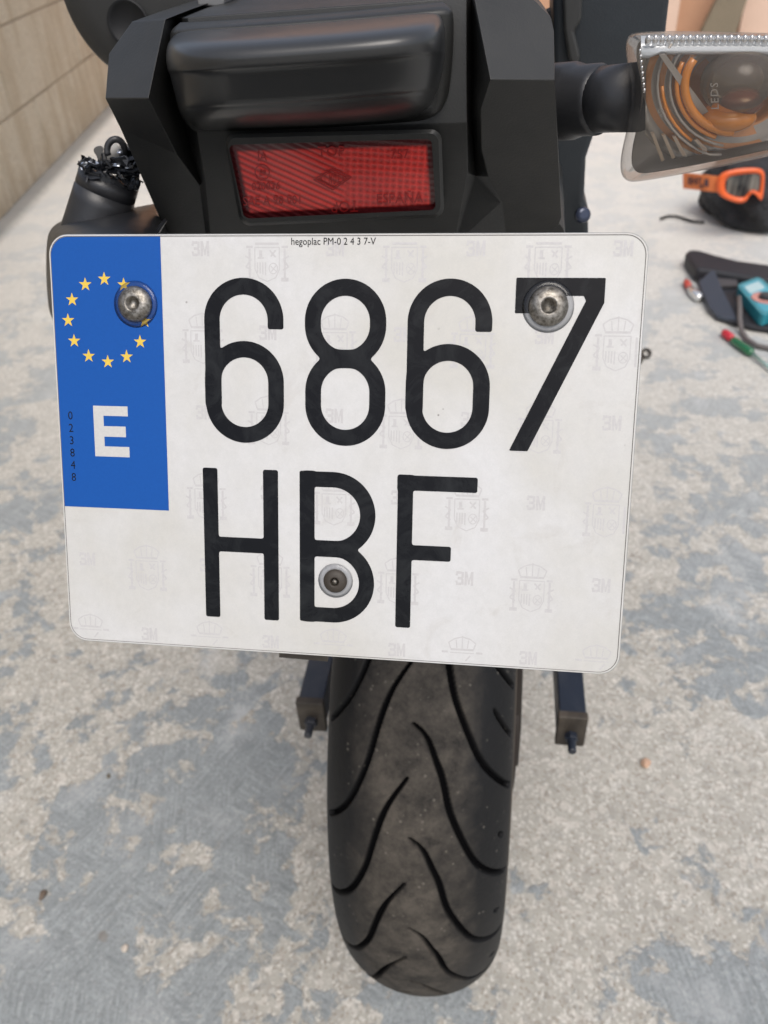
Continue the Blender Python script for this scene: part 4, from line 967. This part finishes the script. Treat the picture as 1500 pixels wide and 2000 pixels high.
# screwdriver
sd = empty('screwdriver', WZ(1448, 676, 0), 'green handled screwdriver with red end cap lying below the tool pouch', 'screwdriver')
q0, q1, q2 = WZ(1424, 657, .012), WZ(1431, 664, .012), WZ(1470, 691, .012)
link('handle', tube([q1, q1.lerp(q2, .1), q1.lerp(q2, .5), q1.lerp(q2, .9), q2], .0115, 12, taper=[.8, 1, .95, 1, .5]), simple('green_handle', (.012, .13, .05), .25, 0, .6), sd, smooth=True)
link('end_cap', tube([WZ(1413, 648, .012), WZ(1416, 651, .012), WZ(1427, 659, .012), WZ(1430, 662, .012)], .011, 12, taper=[.6, 1, 1, .7]), simple('red_cap', (.55, .03, .05), .35), sd, smooth=True)
link('shaft', tube([q2, WZ(1515, 728, .010)], .0045, 10), simple('pale_teal_shaft', (.35, .50, .46), .3, .3), sd, smooth=True)
# red and silver tool
pn = empty('penlight', WZ(1352, 566, 0), 'small red and silver penlight on the concrete left of the tool pouch', 'penlight')
link('red_end', tube([WZ(1339, 548, .012), WZ(1341, 552, .012), WZ(1347, 563, .012)], .010, 12, taper=[.6, 1, 1]), simple('faded_red', (.48, .07, .05), .4), pn, smooth=True)
link('silver_body', tube([WZ(1347, 563, .012), WZ(1354, 572, .014), WZ(1366, 582, .014), WZ(1369, 584, .012)], .012, 12, taper=[.8, 1, 1.1, .6]), simple('polished_silver', (.85, .85, .84), .2, .8), pn, smooth=True)
# ring near the plate's right edge
hk = empty('key_ring', WZ(1260, 692, 0), 'small dark metal ring on the concrete right of the plate', 'ring')
link('ring', tube([WZ(1262 + 8 * math.cos(a_ / 8 * math.pi), 690 + 8 * math.sin(a_ / 8 * math.pi), .005) for a_ in range(17)], .0035, 8), simple('dark_ring_metal', (.04, .037, .03), .4, .5), hk, smooth=True)
link('tab', tube([WZ(1256, 697, .004), WZ(1252, 704, .004), WZ(1250, 709, .004)], .004, 8), simple('dark_ring_metal', (.04, .037, .03), .4, .5), hk, smooth=True)
# pebbles
def pebble(px, py, r_, col, seed, lab, name='pebble', gp='loose pebbles on the concrete'):
    p = WZ(px, py, r_ * .5); me = shard(p, r_, seed, (1.0, 1.2, .6)); o = link(name, me, simple('pebble_' + str(seed), col, .8), smooth=True, sub=1, origin=(p.x, p.y, 0)); tag(o, lab, 'pebble', gp)
pebble(1262, 1490, .0072, (.55, .36, .25), 41, 'pinkish pebble on the concrete right of the rear tyre')
pebble(83, 1748, .0055, (.16, .12, .09), 42, 'dark brown pebble on the blue-grey concrete at lower left')
pebble(243, 1852, .0045, (.60, .53, .45), 43, 'pale pebble on the concrete below the dark brown one')
pebble(212, 1515, .0035, (.14, .12, .09), 44, 'tiny brown pebble on the concrete under the plate at left')
# every mesh child inherits nothing else; cycles settings
SC.render.engine = 'CYCLES'
